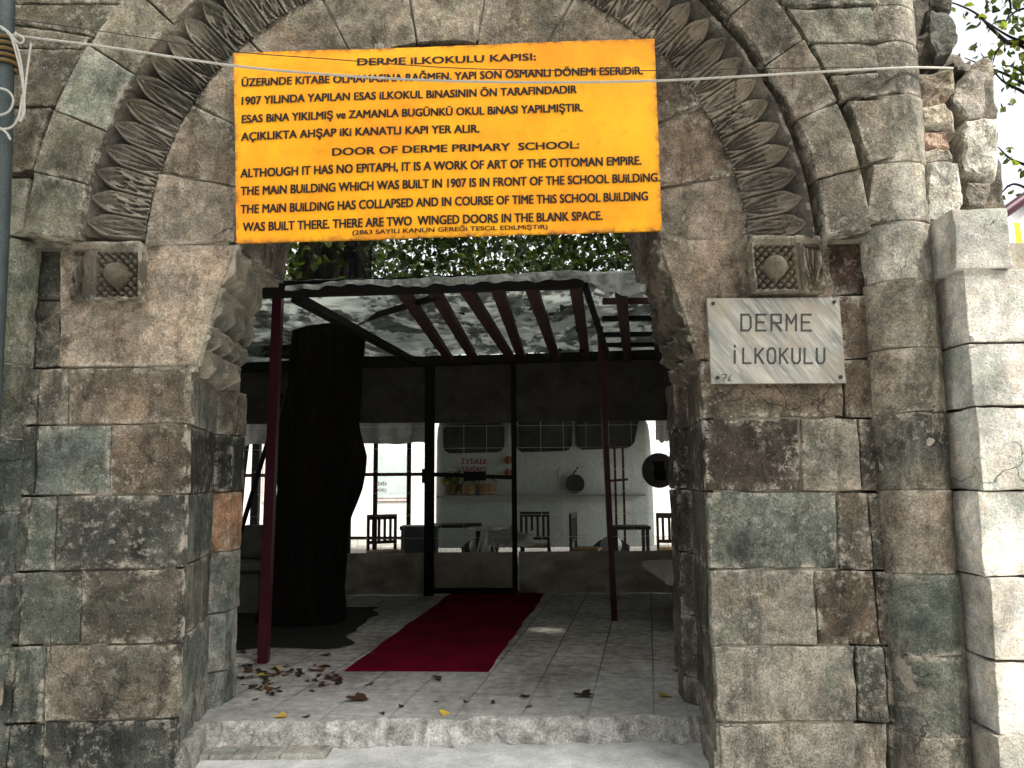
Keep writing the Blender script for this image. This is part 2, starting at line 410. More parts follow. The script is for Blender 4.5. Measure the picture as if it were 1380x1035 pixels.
mb.grid(lambda u, v: Vector((-4.6 + 3.0 * u + .18 * nz((u * 3, v * 3, 0), 2), 7.25 + 2.3 * v + .1 * nz((u * 4, v * 4, 2), 2), .006 + .02 * max(0, math.sin(u * 3.14) * math.sin(v * 3.14)) + .01 * nz((u, v, 0), 12) * math.sin(u * 3.14) * math.sin(v * 3.14))), 40, 30)
kind(mb.build('soil', SOIL, smooth=True))

# ------------------------------------------------------------------ the stone gateway
YW = 4.40
gate = thing('stone_gateway', 'weathered round arched stone gateway with carved leaf band round its open doorway', 'gateway', (-.38, YW, -.15))
CI, CB = (602, 345), (603, 365)
LP = [  # left pier: outline (photo px, clockwise from top left), colour
 (R4(82, 329, 316, 329, 263, 492, 80, 495), (158, 140, 118)),
 (R4(52, 498, 91, 497, 90, 571, 50, 572), (112, 106, 92)), (R4(94, 497, 254, 495, 254, 570, 92, 571), (120, 105, 86)),
 (R4(50, 575, 149, 574, 147, 666, 47, 667), (104, 112, 102)), (R4(151, 573, 251, 572, 250, 664, 149, 665), (100, 86, 68)),
 (R4(42, 670, 76, 669, 72, 768, 32, 770), (96, 102, 92)), (R4(79, 669, 248, 667, 246, 764, 75, 768), (76, 77, 69)),
 (R4(31, 773, 109, 770, 106, 866, 24, 870), (80, 86, 76)), (R4(111, 770, 245, 767, 242, 866, 108, 868), (86, 80, 68)),
 (R4(23, 873, 60, 871, 57, 972, 14, 974), (80, 86, 78)), (R4(62, 871, 241, 869, 238, 966, 60, 971), (108, 101, 87)),
 (R4(12, 978, 58, 976, 52, 1100, 2, 1100), (68, 74, 68)), (R4(61, 975, 236, 970, 231, 1100, 56, 1100), (72, 76, 69))]
mb = MB()
for q, c in LP: qstone(mb, q, YW, c)
# recess strip beside it and the stones of the notch
for q, c in ((R4(28, 318, 96, 318, 96, 404, 26, 404), (84, 84, 74)), (R4(28, 406, 82, 406, 80, 495, 24, 495), (96, 96, 84)),
             (R4(2, 498, 52, 498, 50, 572, -2, 572), (104, 104, 92)), (R4(0, 575, 48, 575, 46, 667, -6, 667), (88, 94, 84)), (R4(-8, 670, 42, 670, 32, 770, -14, 770), (92, 98, 88)),
             (R4(-16, 773, 31, 773, 24, 870, -22, 870), (86, 92, 84)), (R4(-24, 873, 22, 873, 14, 975, -30, 975), (98, 104, 96)), (R4(-34, 978, 12, 978, 2, 1100, -44, 1100), (84, 92, 86))):
    qstone(mb, q, YW + (.10 if q[0][1] < 450 else .03), c)
mb.build('pier', STONE, gate, smooth=True)
RP = [
 (R4(888, 323, 1116, 320, 1134, 482, 943, 484), (142, 122, 100)),
 (R4(945, 487, 1135, 485, 1138, 561, 948, 563), (106, 91, 72)),
 (R4(949, 566, 1077, 565, 1079, 660, 953, 661), (72, 61, 50)), (R4(1080, 565, 1155, 564, 1160, 661, 1082, 661), (120, 114, 100)),
 (R4(953, 664, 1126, 664, 1128, 765, 957, 766), (100, 107, 97)), (R4(1129, 664, 1168, 664, 1176, 768, 1131, 766), (92, 86, 74)),
 (R4(957, 769, 1096, 768, 1101, 868, 962, 870), (132, 127, 114)), (R4(1099, 769, 1176, 770, 1186, 869, 1104, 868), (88, 75, 58)),
 (R4(963, 873, 1151, 871, 1155, 972, 968, 973), (132, 127, 114)), (R4(1154, 871, 1190, 872, 1198, 973, 1158, 972), (98, 98, 88)),
 (R4(970, 977, 1196, 976, 1200, 1100, 976, 1100), (152, 146, 130))]
mb = MB()
for q, c in RP: qstone(mb, q, YW, c)
for q, c in ((R4(1112, 300, 1164, 300, 1168, 396, 1118, 398), (82, 62, 48)), (R4(1122, 399, 1170, 398, 1180, 482, 1136, 483), (92, 76, 60)), (R4(1137, 486, 1182, 485, 1188, 561, 1140, 562), (96, 82, 66)),
             (R4(1157, 565, 1190, 564, 1200, 661, 1162, 661), (80, 74, 62)), (R4(1170, 664, 1202, 664, 1212, 768, 1178, 768), (84, 82, 72)), (R4(1178, 771, 1212, 771, 1222, 870, 1188, 869), (78, 68, 56)),
             (R4(1192, 873, 1222, 873, 1232, 974, 1200, 973), (88, 88, 78)), (R4(1198, 977, 1234, 977, 1246, 1100, 1204, 1100), (120, 116, 104))):
    qstone(mb, q, YW + (.09 if q[0][1] < 390 else .04), c)
mb.build('pier', STONE, gate, smooth=True)
# reveals (splayed jambs): depth 4.40 -> 5.35, then a rear strip
def zrow(px, py): return P(px, py, YW).z
def reveal(side, rows, cols, cols2):
    mb = MB()
    sg = 1 if side == 'l' else -1
    for k_ in range(len(rows) - 1):
        px = 250 if side == 'l' else 952
        z1, z0 = zrow(px, rows[k_]) - .004, zrow(px, rows[k_ + 1]) + .004
        def fx(z):     # front arris and back arris in world x
            a = -1.868 if side == 'l' else 1.108
            return a, (a - .19 if side == 'l' else a + .115)
        Xf, Xb = fx(0)
        def fn(u, v):
            x = Xf + (Xb - Xf) * u + sg * .002; return Vector((x, YW + .015 + .92 * u, z0 + (z1 - z0) * v)), Vector((sg, -.19 if side == 'l' else -.12, 0)).normalized()
        patch(mb, fn, .95, z1 - z0, cols[k_])
        Xc = Xb + sg * .075
        def fn2(u, v):
            return Vector((Xb - sg * .01 + (Xc - Xb + sg * .01) * u, 5.345 + .10 * u, z0 + (z1 - z0) * v)), Vector((sg * .7, -.72, 0)).normalized()
        patch(mb, fn2, .13, z1 - z0, cols2[k_], back=.08)
        def fn3(u, v):
            return Vector((Xc, 5.445 + .25 * u, z0 + (z1 - z0) * v)), Vector((sg, 0, 0))
        patch(mb, fn3, .25, z1 - z0, cols2[k_], back=.08)
    return mb.build('jamb', STONE, gate, smooth=True)
reveal('l', [497, 571, 666, 766, 868, 967, 1090], [(118, 116, 104), (70, 62, 52), (88, 96, 88), (104, 104, 92), (118, 124, 114), (120, 124, 116)],
       [(108, 98, 82), (62, 64, 56), (190, 128, 72), (140, 142, 132), (160, 164, 156), (120, 128, 120)])
reveal('r', [485, 562, 662, 766, 870, 974, 1100], [(94, 86, 72), (62, 56, 47), (80, 72, 60), (82, 80, 70), (92, 88, 76), (130, 126, 112)],
       [(84, 72, 58), (58, 48, 40), (60, 50, 40), (70, 64, 54), (88, 80, 66), (110, 104, 92)])
# plinth blocks flaring at the foot of the jambs
mb = MB()
a = P(236, 970, YW)
boxblock(mb, -1.99, -1.845, YW + .02, 4.98, -.25, .045, (150, 152, 142), r=.02, rough=.016, skew=lambda p: Vector((p.x + .10 * max(0, (.05 - p.z)) * 1.2 - .12 * max(0, p.y - 4.4), p.y, p.z)))
mb.build('plinth', STONE, gate, smooth=True); mb = MB()
boxblock(mb, 1.09, 1.26, YW + .02, 4.98, -.25, .02, (140, 134, 120), r=.02, rough=.014, skew=lambda p: Vector((p.x + .10 * max(0, p.y - 4.4), p.y, p.z)))
mb.build('plinth', STONE, gate, smooth=True)
# corbels stepping inward under the arch
def corbel(side):
    mb = MB(); rnd = random.Random(5 if side == 'l' else 9)
    if side == 'l': T = [(500, 262, 300), (466, 264, 322), (438, 278, 331), (388, 296, 341), (329, 316, 352)]
    else: T = [(500, 942, 921), (470, 941, 908), (436, 928, 889), (378, 909, 879), (323, 889, 869)]
    sg = 1 if side == 'l' else -1; c0 = (168, 160, 144) if side == 'l' else (104, 94, 80)
    for k_ in range(4):
        yb, yt = T[k_][0], T[k_ + 1][0]
        Xf = P(T[k_ + 1][1], (yb + yt) / 2, YW).x; Xb = P(T[k_ + 1][2], (yb + yt) / 2, 5.30).x
        Xf0 = P(T[k_][1], (yb + yt) / 2, YW).x; Xb0 = P(T[k_][2], (yb + yt) / 2, 5.30).x
        z0, z1 = P(T[k_][1], yb, YW).z, P(T[k_ + 1][1], yt, YW).z
        nn = (3, 4, 3, 2)[k_]
        def fn(u, v):
            s = max(0, min(1, (v - .06) / .30))
            x = (Xf0 + (Xb0 - Xf0) * u) * (1 - s) + (Xf + (Xb - Xf) * u) * s
            return Vector((x, YW + .01 + .90 * u, z0 + (z1 - z0) * v)), Vector((sg, -.30, 0)).normalized()
        def rel(u, v, p):
            f = u * nn; a = abs((f % 1.0) - .5)
            top = .86 - 1.35 * max(0, a - .10)                 # pointed hood of each little niche
            h = 0.
            if k_ < 3:
                if a < .40 and v < top:
                    h = -.13 * min(1, (top - v) / .10) * min(1, (.40 - a) / .06)
                elif v < top + .12 and a < .46: h = .018
            else: h = .012 * math.cos(f * 9)
            if v > .90: h += .028
            if side == 'r': h = h * .55 + .04 * nz(p, 7, 4) + .025 * nz(p, 19, 8)
            return h + .006 * nz(p, 22, 3)
        jt = rnd.uniform(.88, 1.06); cc = tuple(x * jt for x in c0)
        patch(mb, fn, .93, z1 - z0, cc, step=.011, r=.010, rough=.006 if side == 'l' else .016, back=.3, off=0, relief=rel)
    return mb.build('corbel', CARVED, gate, smooth=True)
corbel('l'); corbel('r')
# inner arch of plain voussoirs
mb = MB(); angs = [4, 18.5, 33, 49, 65, 82, 98, 115, 131, 147, 162, 176]
cols = [(140, 128, 110), (132, 118, 98), (140, 126, 106), (128, 116, 98), (134, 124, 104), (140, 128, 106), (134, 122, 102), (132, 118, 98), (116, 100, 82), (124, 104, 82), (132, 116, 98)]
for k_ in range(len(angs) - 1):
    a0, a1 = angs[k_] + .25, angs[k_ + 1] - .25
    def fn(u, v, a0=a0, a1=a1):
        a = rad(a0 + (a1 - a0) * u)
        p0 = Vector((CI[0] - 289 * math.cos(a), CI[1] - 289 * math.sin(a), 0)); r1 = 409
        p1 = Vector((CB[0] - r1 * math.cos(a - .055 * math.cos(a) * 0), CB[1] - r1 * math.sin(a) - 2, 0))
        q = p0.lerp(p1, v); return P(q.x, q.y, YW), FRONT
    patch(mb, fn, 350 * rad(a1 - a0) / 228, 120 / 228, cols[k_])
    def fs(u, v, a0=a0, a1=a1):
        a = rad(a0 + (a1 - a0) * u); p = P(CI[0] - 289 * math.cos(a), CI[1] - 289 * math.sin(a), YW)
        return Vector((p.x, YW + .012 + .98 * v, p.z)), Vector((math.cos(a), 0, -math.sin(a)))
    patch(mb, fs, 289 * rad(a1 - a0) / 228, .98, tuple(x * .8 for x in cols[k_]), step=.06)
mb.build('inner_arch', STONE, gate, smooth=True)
# carved leaf band: concave moulding with overlapping relief
def band_y(t): return YW - .005 - .125 * (t ** 1.7)        # t: 0 inner edge .. 1 outer lip
mb = MB(); NL = 42; A0, A1 = 5.5, 174.5; r0, r1 = 408, 497
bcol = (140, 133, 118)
def leaf_h(s, t, kind_, p):
    """relief height at s in [-1,1] across a leaf, t in [0,1] root to tip"""
    tt = t / .84
    if tt > 1.05: return 0.
    wd = .92 if tt < .62 else .92 * max(0, 1 - ((tt - .62) / .42) ** 1.9)
    e = abs(s) - wd
    if e > .07: return -.024 * min(1, (1.05 - tt) * 6)
    h = .012 + .026 * min(1, tt) ** 2
    if e > 0: return h - .04 * e / .07
    if e > -.17: return h + .012 * math.cos((e + .085) / .085 * 1.57)
    fl = -.018
    if kind_ == 0:
        an = math.atan2(s, tt + .12); fl += .020 * max(0, math.cos(an * 11)) ** .8
    elif kind_ == 1:
        an = math.atan2(s, 1.0 - tt); fl += .022 * max(0, math.cos(an * 8)) ** .8
    else:
        fl += .022 * (math.sin(s * 7 + 2.0 * math.sin(tt * 8)) * math.cos(tt * 10 + 2 * math.sin(s * 5)) > -.1)
    return h + fl
nu, nv = 42 * 26, 44
rnd = random.Random(4); wear = [rnd.uniform(.75, 1.15) for _ in range(NL)]; kd = [rnd.choice((0, 0, 1, 2)) for _ in range(NL)]
jnt = {0, 6, 11, 16, 22, 28, 33, 37, 42}
def bandfn(i, j):
    f = i / nu * NL; L = min(NL - 1, int(f)); s = (f - L) * 2 - 1; t = j / nv
    a = rad(A0 + (A1 - A0) * i / nu); r = r0 + (r1 - r0) * t; Y = band_y(t)
    p = P(CB[0] - r * math.cos(a), CB[1] - r * math.sin(a), Y)
    right = i > nu * .62; er = 1.0 if not right else .65
    h = leaf_h(s, t, kd[L], p) * wear[L] * er * 1.3
    h += .004 * nz(p, 14) + .003 * nz(p, 40)
    if right: h += .010 * nz(p, 8, 5) + .006 * nz(p, 22, 5)
    if t > .93: h += .012 * nz(p, 6, 2)
    dj = min(abs(f - g) for g in jnt)
    if dj < .05: h -= .012
    gr = leaf_h(s, t, 0, p) < .004                            # ground between rubbed leaves: soot tone, also recess shade put into the colour
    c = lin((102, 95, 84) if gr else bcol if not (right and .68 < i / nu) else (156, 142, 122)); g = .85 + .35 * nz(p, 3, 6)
    return p + FRONT * h, (c[0] * g, c[1] * g, c[2] * g, .25 if t < .95 else .8)
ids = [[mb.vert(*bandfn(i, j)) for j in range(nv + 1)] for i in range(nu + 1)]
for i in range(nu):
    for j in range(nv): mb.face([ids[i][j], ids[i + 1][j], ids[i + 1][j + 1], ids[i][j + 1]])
for i in range(nu):   # outer side of the lip, back into the wall
    if i % 1 == 0:
        a, b = mb.v[ids[i][nv]], mb.v[ids[i + 1][nv]]
        x = [mb.vert((q[0], q[1] + .12, q[2]), mb.c[ids[i][nv]]) for q in (a, b)]; mb.face([ids[i][nv], ids[i + 1][nv], x[1], x[0]])
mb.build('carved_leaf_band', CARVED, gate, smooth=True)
# outer ring of plain voussoirs
mb = MB(); angs = [5.0, 13.5, 22.3, 32.2, 42, 52, 62, 72, 81, 90, 99, 108, 118, 128, 138, 147, 156.5, 166, 174.5]
ocol = [(128, 128, 108), (124, 118, 98), (140, 142, 126), (126, 120, 100), (120, 112, 94), (120, 112, 94), (118, 110, 92), (116, 110, 92), (120, 112, 96), (118, 110, 94), (116, 108, 92), (112, 104, 90), (110, 102, 88), (104, 96, 82), (106, 96, 82), (128, 114, 96), (122, 114, 98), (104, 98, 86)]
for k_ in range(len(angs) - 1):
    rin = 499 if k_ < 9 else 514
    polstone(mb, CB, rin, 573, angs[k_] + .1, angs[k_ + 1] - .1, 4.255, ocol[k_], back=.2, r=.009)
mb.build('outer_arch', STONE, gate, smooth=True)
# walling round the arch
mb = MB()
SP = [(R4(6, -60, 205, -60, 168, 3, 8, 3), (108, 102, 84)), (R4(8, 7, 160, 6, 128, 48, 10, 27), (96, 92, 74)), (R4(8, 31, 124, 51, 110, 66, 8, 62), (104, 98, 80)), (R4(8, 66, 112, 67, 74, 141, 6, 142), (112, 106, 86)),
      (R4(6, 146, 68, 145, 43, 227, 2, 232), (104, 96, 78)), (R4(-4, 240, 40, 240, 30, 314, -6, 316), (134, 132, 112)),
      (R4(1020, -70, 1175, -70, 1184, 6, 1056, 8), (104, 100, 86)), (R4(1062, 12, 1174, 10, 1184, 55, 1090, 56), (126, 123, 108)), (R4(1094, 60, 1184, 58, 1192, 93, 1116, 98), (112, 106, 92)),
      (R4(1120, 101, 1192, 97, 1202, 128, 1138, 132), (106, 100, 86)), (R4(1144, 136, 1204, 133, 1210, 213, 1172, 217), (118, 110, 94)), (R4(1178, 222, 1212, 220, 1216, 297, 1168, 297), (122, 114, 100)),
      (R4(-70, -60, 4, -60, 4, 60, -70, 60), (110, 104, 88)), (R4(-70, 64, 4, 64, 2, 230, -72, 230), (112, 106, 90)), (R4(-72, 234, -8, 234, -8, 318, -74, 318), (120, 116, 100))]
for sl_ in (True, False):
    mb = MB()
    for q, c in SP:
        if (q[0][0] < 600) == sl_: qstone(mb, q, 4.29, c, back=.16)
    mb.build('spandrel', STONE, gate, smooth=True)
# engaged half columns
def half_column(px, rows, cols, name, kx=None):
    mb = MB(); X = P(px, 560, YW).x; hw, pr = .205, .19
    for k_ in range(len(rows) - 1):
        z1, z0 = P(px, rows[k_], 4.28).z - .003, P(px, rows[k_ + 1], 4.28).z + .003
        def fn(u, v):
            a = math.pi * (1 - u); c, s = math.cos(a), math.sin(a)
            return Vector((X + hw * c, YW + .06 - pr * s, z0 + (z1 - z0) * v)), Vector((c * pr, -s * hw, 0)).normalized()
        patch(mb, fn, .62, z1 - z0, cols[k_], r=.006)
    core = MB(); zb, zt = P(px, rows[-1], 4.28).z, P(px, rows[0], 4.28).z
    core.grid(lambda u, v: Vector((X + (hw - .012) * math.cos(math.pi * (1 - u)), YW + .06 - (pr - .012) * math.sin(math.pi * (1 - u)), zb + (zt - zb) * v)), 24, 4)
    core.build('column_core', MORTAR, gate, smooth=True)
    return mb.build(name, STONE, gate, smooth=True)
half_column(-17, [318, 488, 590, 690, 790, 890, 1100], [(142, 144, 126), (112, 112, 98), (92, 100, 90), (98, 106, 98), (96, 104, 96), (100, 108, 102)], 'half_column')
half_column(1229, [-160, -70, 8, 57, 127, 218, 297, 376, 468, 556, 660, 775, 886, 996, 1110],
            [(118, 112, 98), (112, 106, 92), (128, 122, 108), (122, 115, 102), (116, 110, 98), (150, 145, 130), (176, 171, 156), (182, 176, 162), (150, 141, 122), (146, 136, 118), (122, 118, 104), (136, 126, 110), (108, 112, 102), (114, 116, 106), (134, 128, 114)][1:], 'half_column')
# capitals (impost panels) with boss
def capital(q, boss_u, leaf_u, side):
    mb = MB(); fn0, a, b = qfn(q, YW - .075)
    (b0, b1), (l0, l1) = boss_u, leaf_u
    def rel(u, v, p):
        h = 0.
        if v > .86: h += .012 + .012 * (v > .93)
        elif b0 < u < b1:
            x, z = (u - b0) / (b1 - b0) * 2 - 1, v / .86 * 2 - 1
            rr = math.hypot(x, z); m = max(abs(x), abs(z))
            if m > .9: h += .010
            elif rr < .50: h += .12 * math.sqrt(max(0, 1 - (rr / .50) ** 2)) - .02
            else: h += -.040 + .050 * (abs(math.sin(x * 8.5 + z * 8.5)) * abs(math.sin(x * 8.5 - z * 8.5))) ** .6
        elif l0 < u < l1:
            x, z = (u - l0) / (l1 - l0) * 2 - 1, v / .86
            an = math.atan2(x if side == 'l' else x, z + .12)
            h += -.040 * (1 - abs(x)) - .03 * (x if side == 'r' else -x) + .042 * abs(math.sin(an * 6)) * (z > .08) * (z < .9)
        if abs(u - (l1 if side == 'l' else l0)) < .035: h += .010
        return h + .003 * nz(p, 30)
    patch(mb, fn0, a, b, (118, 110, 94) if side == 'l' else (128, 116, 98), step=.006, r=.008, rough=.003, back=.10, off=0, relief=rel)
    return mb.build('capital', CARVED, gate, smooth=True)
capital(R4(99, 327, 190, 327, 188, 403, 93, 403), (.34, 1.0), (.0, .31), 'l')
capital(R4(1012, 318, 1104, 318, 1112, 392, 1016, 393), (.0, .64), (.67, 1.0), 'r')
# wall core behind the dressed faces (mortar seen in the joints)
mb = MB()
def prismz(pl, z0, z1):
    a = [mb.vert((x, y, z0)) for x, y in pl]; b = [mb.vert((x, y, z1)) for x, y in pl]; n = len(pl)
    mb.face(a[::-1]); mb.face(b)
    for k_ in range(n): mb.face([a[k_], a[(k_ + 1) % n], b[(k_ + 1) % n], b[k_]])
ZS = P(250, 331, YW).z
prismz([(-3.6, 4.53), (-2.62, 4.53), (-2.62, 4.419), (-1.90, 4.419), (-2.085, 5.36), (-2.02, 5.50), (-2.02, 5.66), (-3.6, 5.66)], -.3, ZS)
prismz([(1.14, 4.419), (1.86, 4.419), (1.86, 4.53), (2.52, 4.53), (2.52, 5.66), (1.19, 5.66), (1.19, 5.50), (1.255, 5.36)], -.3, ZS)
ai = [P(CI[0] - 296 * math.cos(rad(t)), CI[1] - 296 * math.sin(rad(t)), YW) for t in range(0, 181, 5)]
ZT = 5.75
low = [(-3.6, ZS + .002)] + [(ai[0].x, ZS + .002)] + [(p.x, max(ZS + .002, p.z)) for p in ai[1:-1]] + [(ai[-1].x, ZS + .002), (2.47, ZS + .002)]
fr = [[mb.vert((x, y, z)) for x, z in low] + [] for y in (4.419, 5.40)]
tp = [[mb.vert((x, y, ZT)) for x, z in low] for y in (4.419, 5.40)]
for k_ in range(len(low) - 1):
    mb.face([fr[0][k_], fr[0][k_ + 1], tp[0][k_ + 1], tp[0][k_]]); mb.face([fr[1][k_ + 1], fr[1][k_], tp[1][k_], tp[1][k_ + 1]])
    mb.face([fr[0][k_ + 1], fr[0][k_], fr[1][k_], fr[1][k_ + 1]]); mb.face([tp[0][k_], tp[0][k_ + 1], tp[1][k_ + 1], tp[1][k_]])
mb.face([fr[0][0], tp[0][0], tp[1][0], fr[1][0]]); mb.face([fr[0][-1], fr[1][-1], tp[1][-1], tp[0][-1]])
mb.build('wall_core', MORTAR, gate)

# ------------------------------------------------------------------ buttress of pale blocks and the broken rubble wall at the right
but = thing('stone_buttress', 'pale squared stone buttress stacked in rough courses right of the gateway', 'buttress', (3.0, 4.3, -.15))
BL = [  # y top, y bottom (px at front), x of the front left arris, right limit px, front depth, colour
 (281, 361, 1287, 1362, 4.12, (205, 202, 192)), (363, 460, 1303, 1520, 4.16, (220, 217, 207)), (463, 547, 1308, 1520, 4.17, (226, 223, 214)), (550, 660, 1321, 1520, 4.14, (228, 225, 216)),
 (663, 776, 1322, 1520, 4.15, (222, 219, 210)), (779, 890, 1338, 1520, 4.13, (218, 215, 206)), (893, 990, 1345, 1520, 4.14, (218, 215, 206)), (993, 1110, 1349, 1520, 4.12, (190, 186, 172))]
for k_, (yt, yb, xl, xr, Yf, c) in enumerate(BL):
    ym = (yt + yb) / 2; xa = P(xl, ym, Yf).x; xb = P(xr, ym, Yf).x; z1 = P(xl, yt, Yf).z; z0 = P(xl, yb, Yf).z
    mb = MB(); boxblock(mb, xa, xb, Yf, 5.1 - .05 * (k_ % 2), z0, z1, c, r=.006, rough=.009, step=.03)
    mb.build('block', PALE, but, smooth=True)
mb = MB(); mb.box(2.56, 4.0, 4.5, 5.05, -.2, 2.9); mb.build('rubble_core', MORTAR, but)
rub = thing('rubble_wall', 'broken rubble wall end of jagged stones above the pale buttress', 'wall', (2.9, 4.6, 2.9))
RK = [([(1251, 10), (1275, 12), (1291, 24), (1294, 55), (1282, 76), (1262, 82), (1249, 60)], 4.50, (78, 80, 72)),
      ([(1216, -14), (1252, -16), (1253, 38), (1247, 60), (1222, 62)], 4.56, (84, 78, 68)),
      ([(1226, 56), (1250, 42), (1267, 76), (1258, 90), (1230, 92)], 4.54, (80, 74, 64)),
      ([(1228, 95), (1262, 98), (1285, 96), (1284, 124), (1272, 142), (1231, 145)], 4.46, (150, 132, 108)),
      ([(1309, 90), (1332, 92), (1339, 151), (1322, 160), (1300, 165), (1276, 143), (1288, 121)], 4.55, (136, 130, 120)),
      ([(1231, 144), (1270, 138), (1284, 158), (1293, 181), (1280, 178), (1237, 174)], 4.44, (168, 160, 142)),
      ([(1237, 173), (1276, 177), (1284, 201), (1250, 203), (1240, 196)], 4.48, (176, 142, 118)),
      ([(1241, 200), (1280, 204), (1287, 217), (1243, 220)], 4.44, (160, 152, 136)),
      ([(1295, 165), (1342, 159), (1351, 240), (1332, 246), (1298, 231), (1292, 214)], 4.56, (190, 186, 174)),
      ([(1246, 219), (1285, 220), (1302, 250), (1301, 272), (1284, 300), (1250, 300)], 4.34, (206, 202, 188)),
      ([(1298, 248), (1338, 246), (1334, 282), (1300, 284)], 4.56, (120, 112, 100)),
      ([(1250, -60), (1292, -58), (1286, 14), (1252, 14)], 4.62, (90, 86, 76)),
      ([(1282, 84), (1312, 76), (1310, 96), (1284, 100)], 4.60, (110, 104, 92)),
      ([(1284, 138), (1300, 150), (1298, 224), (1284, 216)], 4.66, (88, 78, 66))]
mb = MB(); boxblock(mb, 2.53, 3.24, 4.82, 5.62, 2.7, 4.3, (96, 88, 76), r=.05, rough=.05, step=.07); mb.build('rubble_core', STONE, rub, smooth=True)
for pl, Y, c in RK:
    mb = MB(); rock(mb, pl, Y, .34, c); mb.build('rubble_stone', STONE, rub)

# ------------------------------------------------------------------ lettering helper
def text_mesh(body, bold=0.):
    cu = bpy.data.curves.new('t', 'FONT'); cu.body = body; cu.size = 1; cu.offset = bold; cu.resolution_u = 3
    ob = bpy.data.objects.new('t', cu); COL.objects.link(ob)
    bpy.context.view_layer.update()
    me = bpy.data.meshes.new_from_object(ob.evaluated_get(bpy.context.evaluated_depsgraph_get()))
    vs = [v.co.copy() for v in me.vertices]; fs = [tuple(p.vertices) for p in me.polygons]
    bpy.data.objects.remove(ob); bpy.data.curves.remove(cu); bpy.data.meshes.remove(me)
    return vs, fs
def write(mb, body, a, b, cap, capz, bold=.02, wide=None, up=Vector((0, 0, 1)), flip=False):
    """letters whose baseline runs from a to b, capital height cap (metres)"""
    vs, fs = text_mesh(body, 0)
    x0, x1 = min(v.x for v in vs), max(v.x for v in vs)
    d = b - a
    for k, (ox, oy) in enumerate(((0, 0), (-1, -.5), (1, -.5), (-1, .5), (1, .5))):     # brush-thick strokes
        base = len(mb.v)
        for v in vs:
            u = (v.x + ox * bold - x0) / (x1 - x0); u = 1 - u if flip else u
            mb.vert(a + d * u + up * ((v.y + oy * bold) / .70 * cap) + Vector((0, -.0002 * k, 0)))
        for f in fs: mb.face([i + base for i in f])

# ------------------------------------------------------------------ yellow sign
YS = 4.30
def sign_mat():
    m, t, b = newmat('yellow_enamel'); k = N(t); co = k.coords()
    n1 = k.noise(co, 2.3, 5, .6, .5); n2 = k.noise(co, 14, 7, .7, .3); n3 = k.noise(co, 120, 3, .7)
    c = k.mix(k.ramp(n1, .35, .68), (.92, .43, .008), (.84, .29, .006))
    c = k.mix(k.math('MULTIPLY', k.ramp(n2, .56, .68), .42), c, (.66, .18, .008))
    st = k.noise(k.mapping(co, (3.2, 1, .35)), 6, 5, .6, .2)
    c = k.mix(k.math('MULTIPLY', k.ramp(st, .56, .72), .25), c, (.66, .26, .02))
    a = k.n('ShaderNodeAttribute', attribute_name='Col').outputs[3]
    c = k.mix(k.math('MULTIPLY', k.math('POWER', a, 1.5), k.ramp(n2, .38, .62)), c, (.16, .06, .018))
    sp = k.ramp(n3, .3, .7, .94, 1.06)
    c = k.mix(1, c, k.n('ShaderNodeCombineColor', i_0=sp, i_1=sp, i_2=sp).outputs[0], 'MULTIPLY')
    k.link(c, b.inputs['Base Color']); b.inputs['Roughness'].default_value = .55; b.inputs['Specular IOR Level'].default_value = .25
    k.link(k.bump(n1, .15, .02), b.inputs['Normal']); return m
SIGN = sign_mat()
sgn = thing('notice_board', 'large yellow painted information board with black Turkish and English text hung across the arch', 'sign', P(605, 320, YS))
TL, TR, BR, BLc = [P(x, y, YS) for x, y in ((315, 72), (882, 52), (892, 310), (318, 327))]
def sbow(u, v): return -.020 * math.sin(u * 3.1) * math.sin(v * 3.1) + .005 * math.sin(u * 9 + v * 4)
mb = MB()
def sg_f(u, v):
    p = BLc.lerp(BR, u).lerp(TL.lerp(TR, u), v); p = p + Vector((0, sbow(u, v), .003 * nz(p, 7) * (1 if v in (0, 1) else 0)))
    d = min(u * 2.5, (1 - u) * 2.5, v * 1.1, (1 - v) * 1.1)
    return p, (.5, .5, .5, max(0, 1 - d / .035))
nU, nV = 120, 60
ids = mb.grid(sg_f, nU, nV, col=True)
rim = [ids[i][0] for i in range(nU)] + [ids[nU][j] for j in range(nV)] + [ids[i][nV] for i in range(nU, 0, -1)] + [ids[0][j] for j in range(nV, 0, -1)]
bk = [mb.vert(Vector(mb.v[i]) + Vector((0, .022, 0)), (.5, .5, .5, 1)) for i in rim]
for k_ in range(len(rim)): mb.face([rim[k_], bk[k_], bk[(k_ + 1) % len(rim)], rim[(k_ + 1) % len(rim)]])
mb.face(bk)
mb.build('panel', SIGN, sgn, smooth=True)
mb = MB()
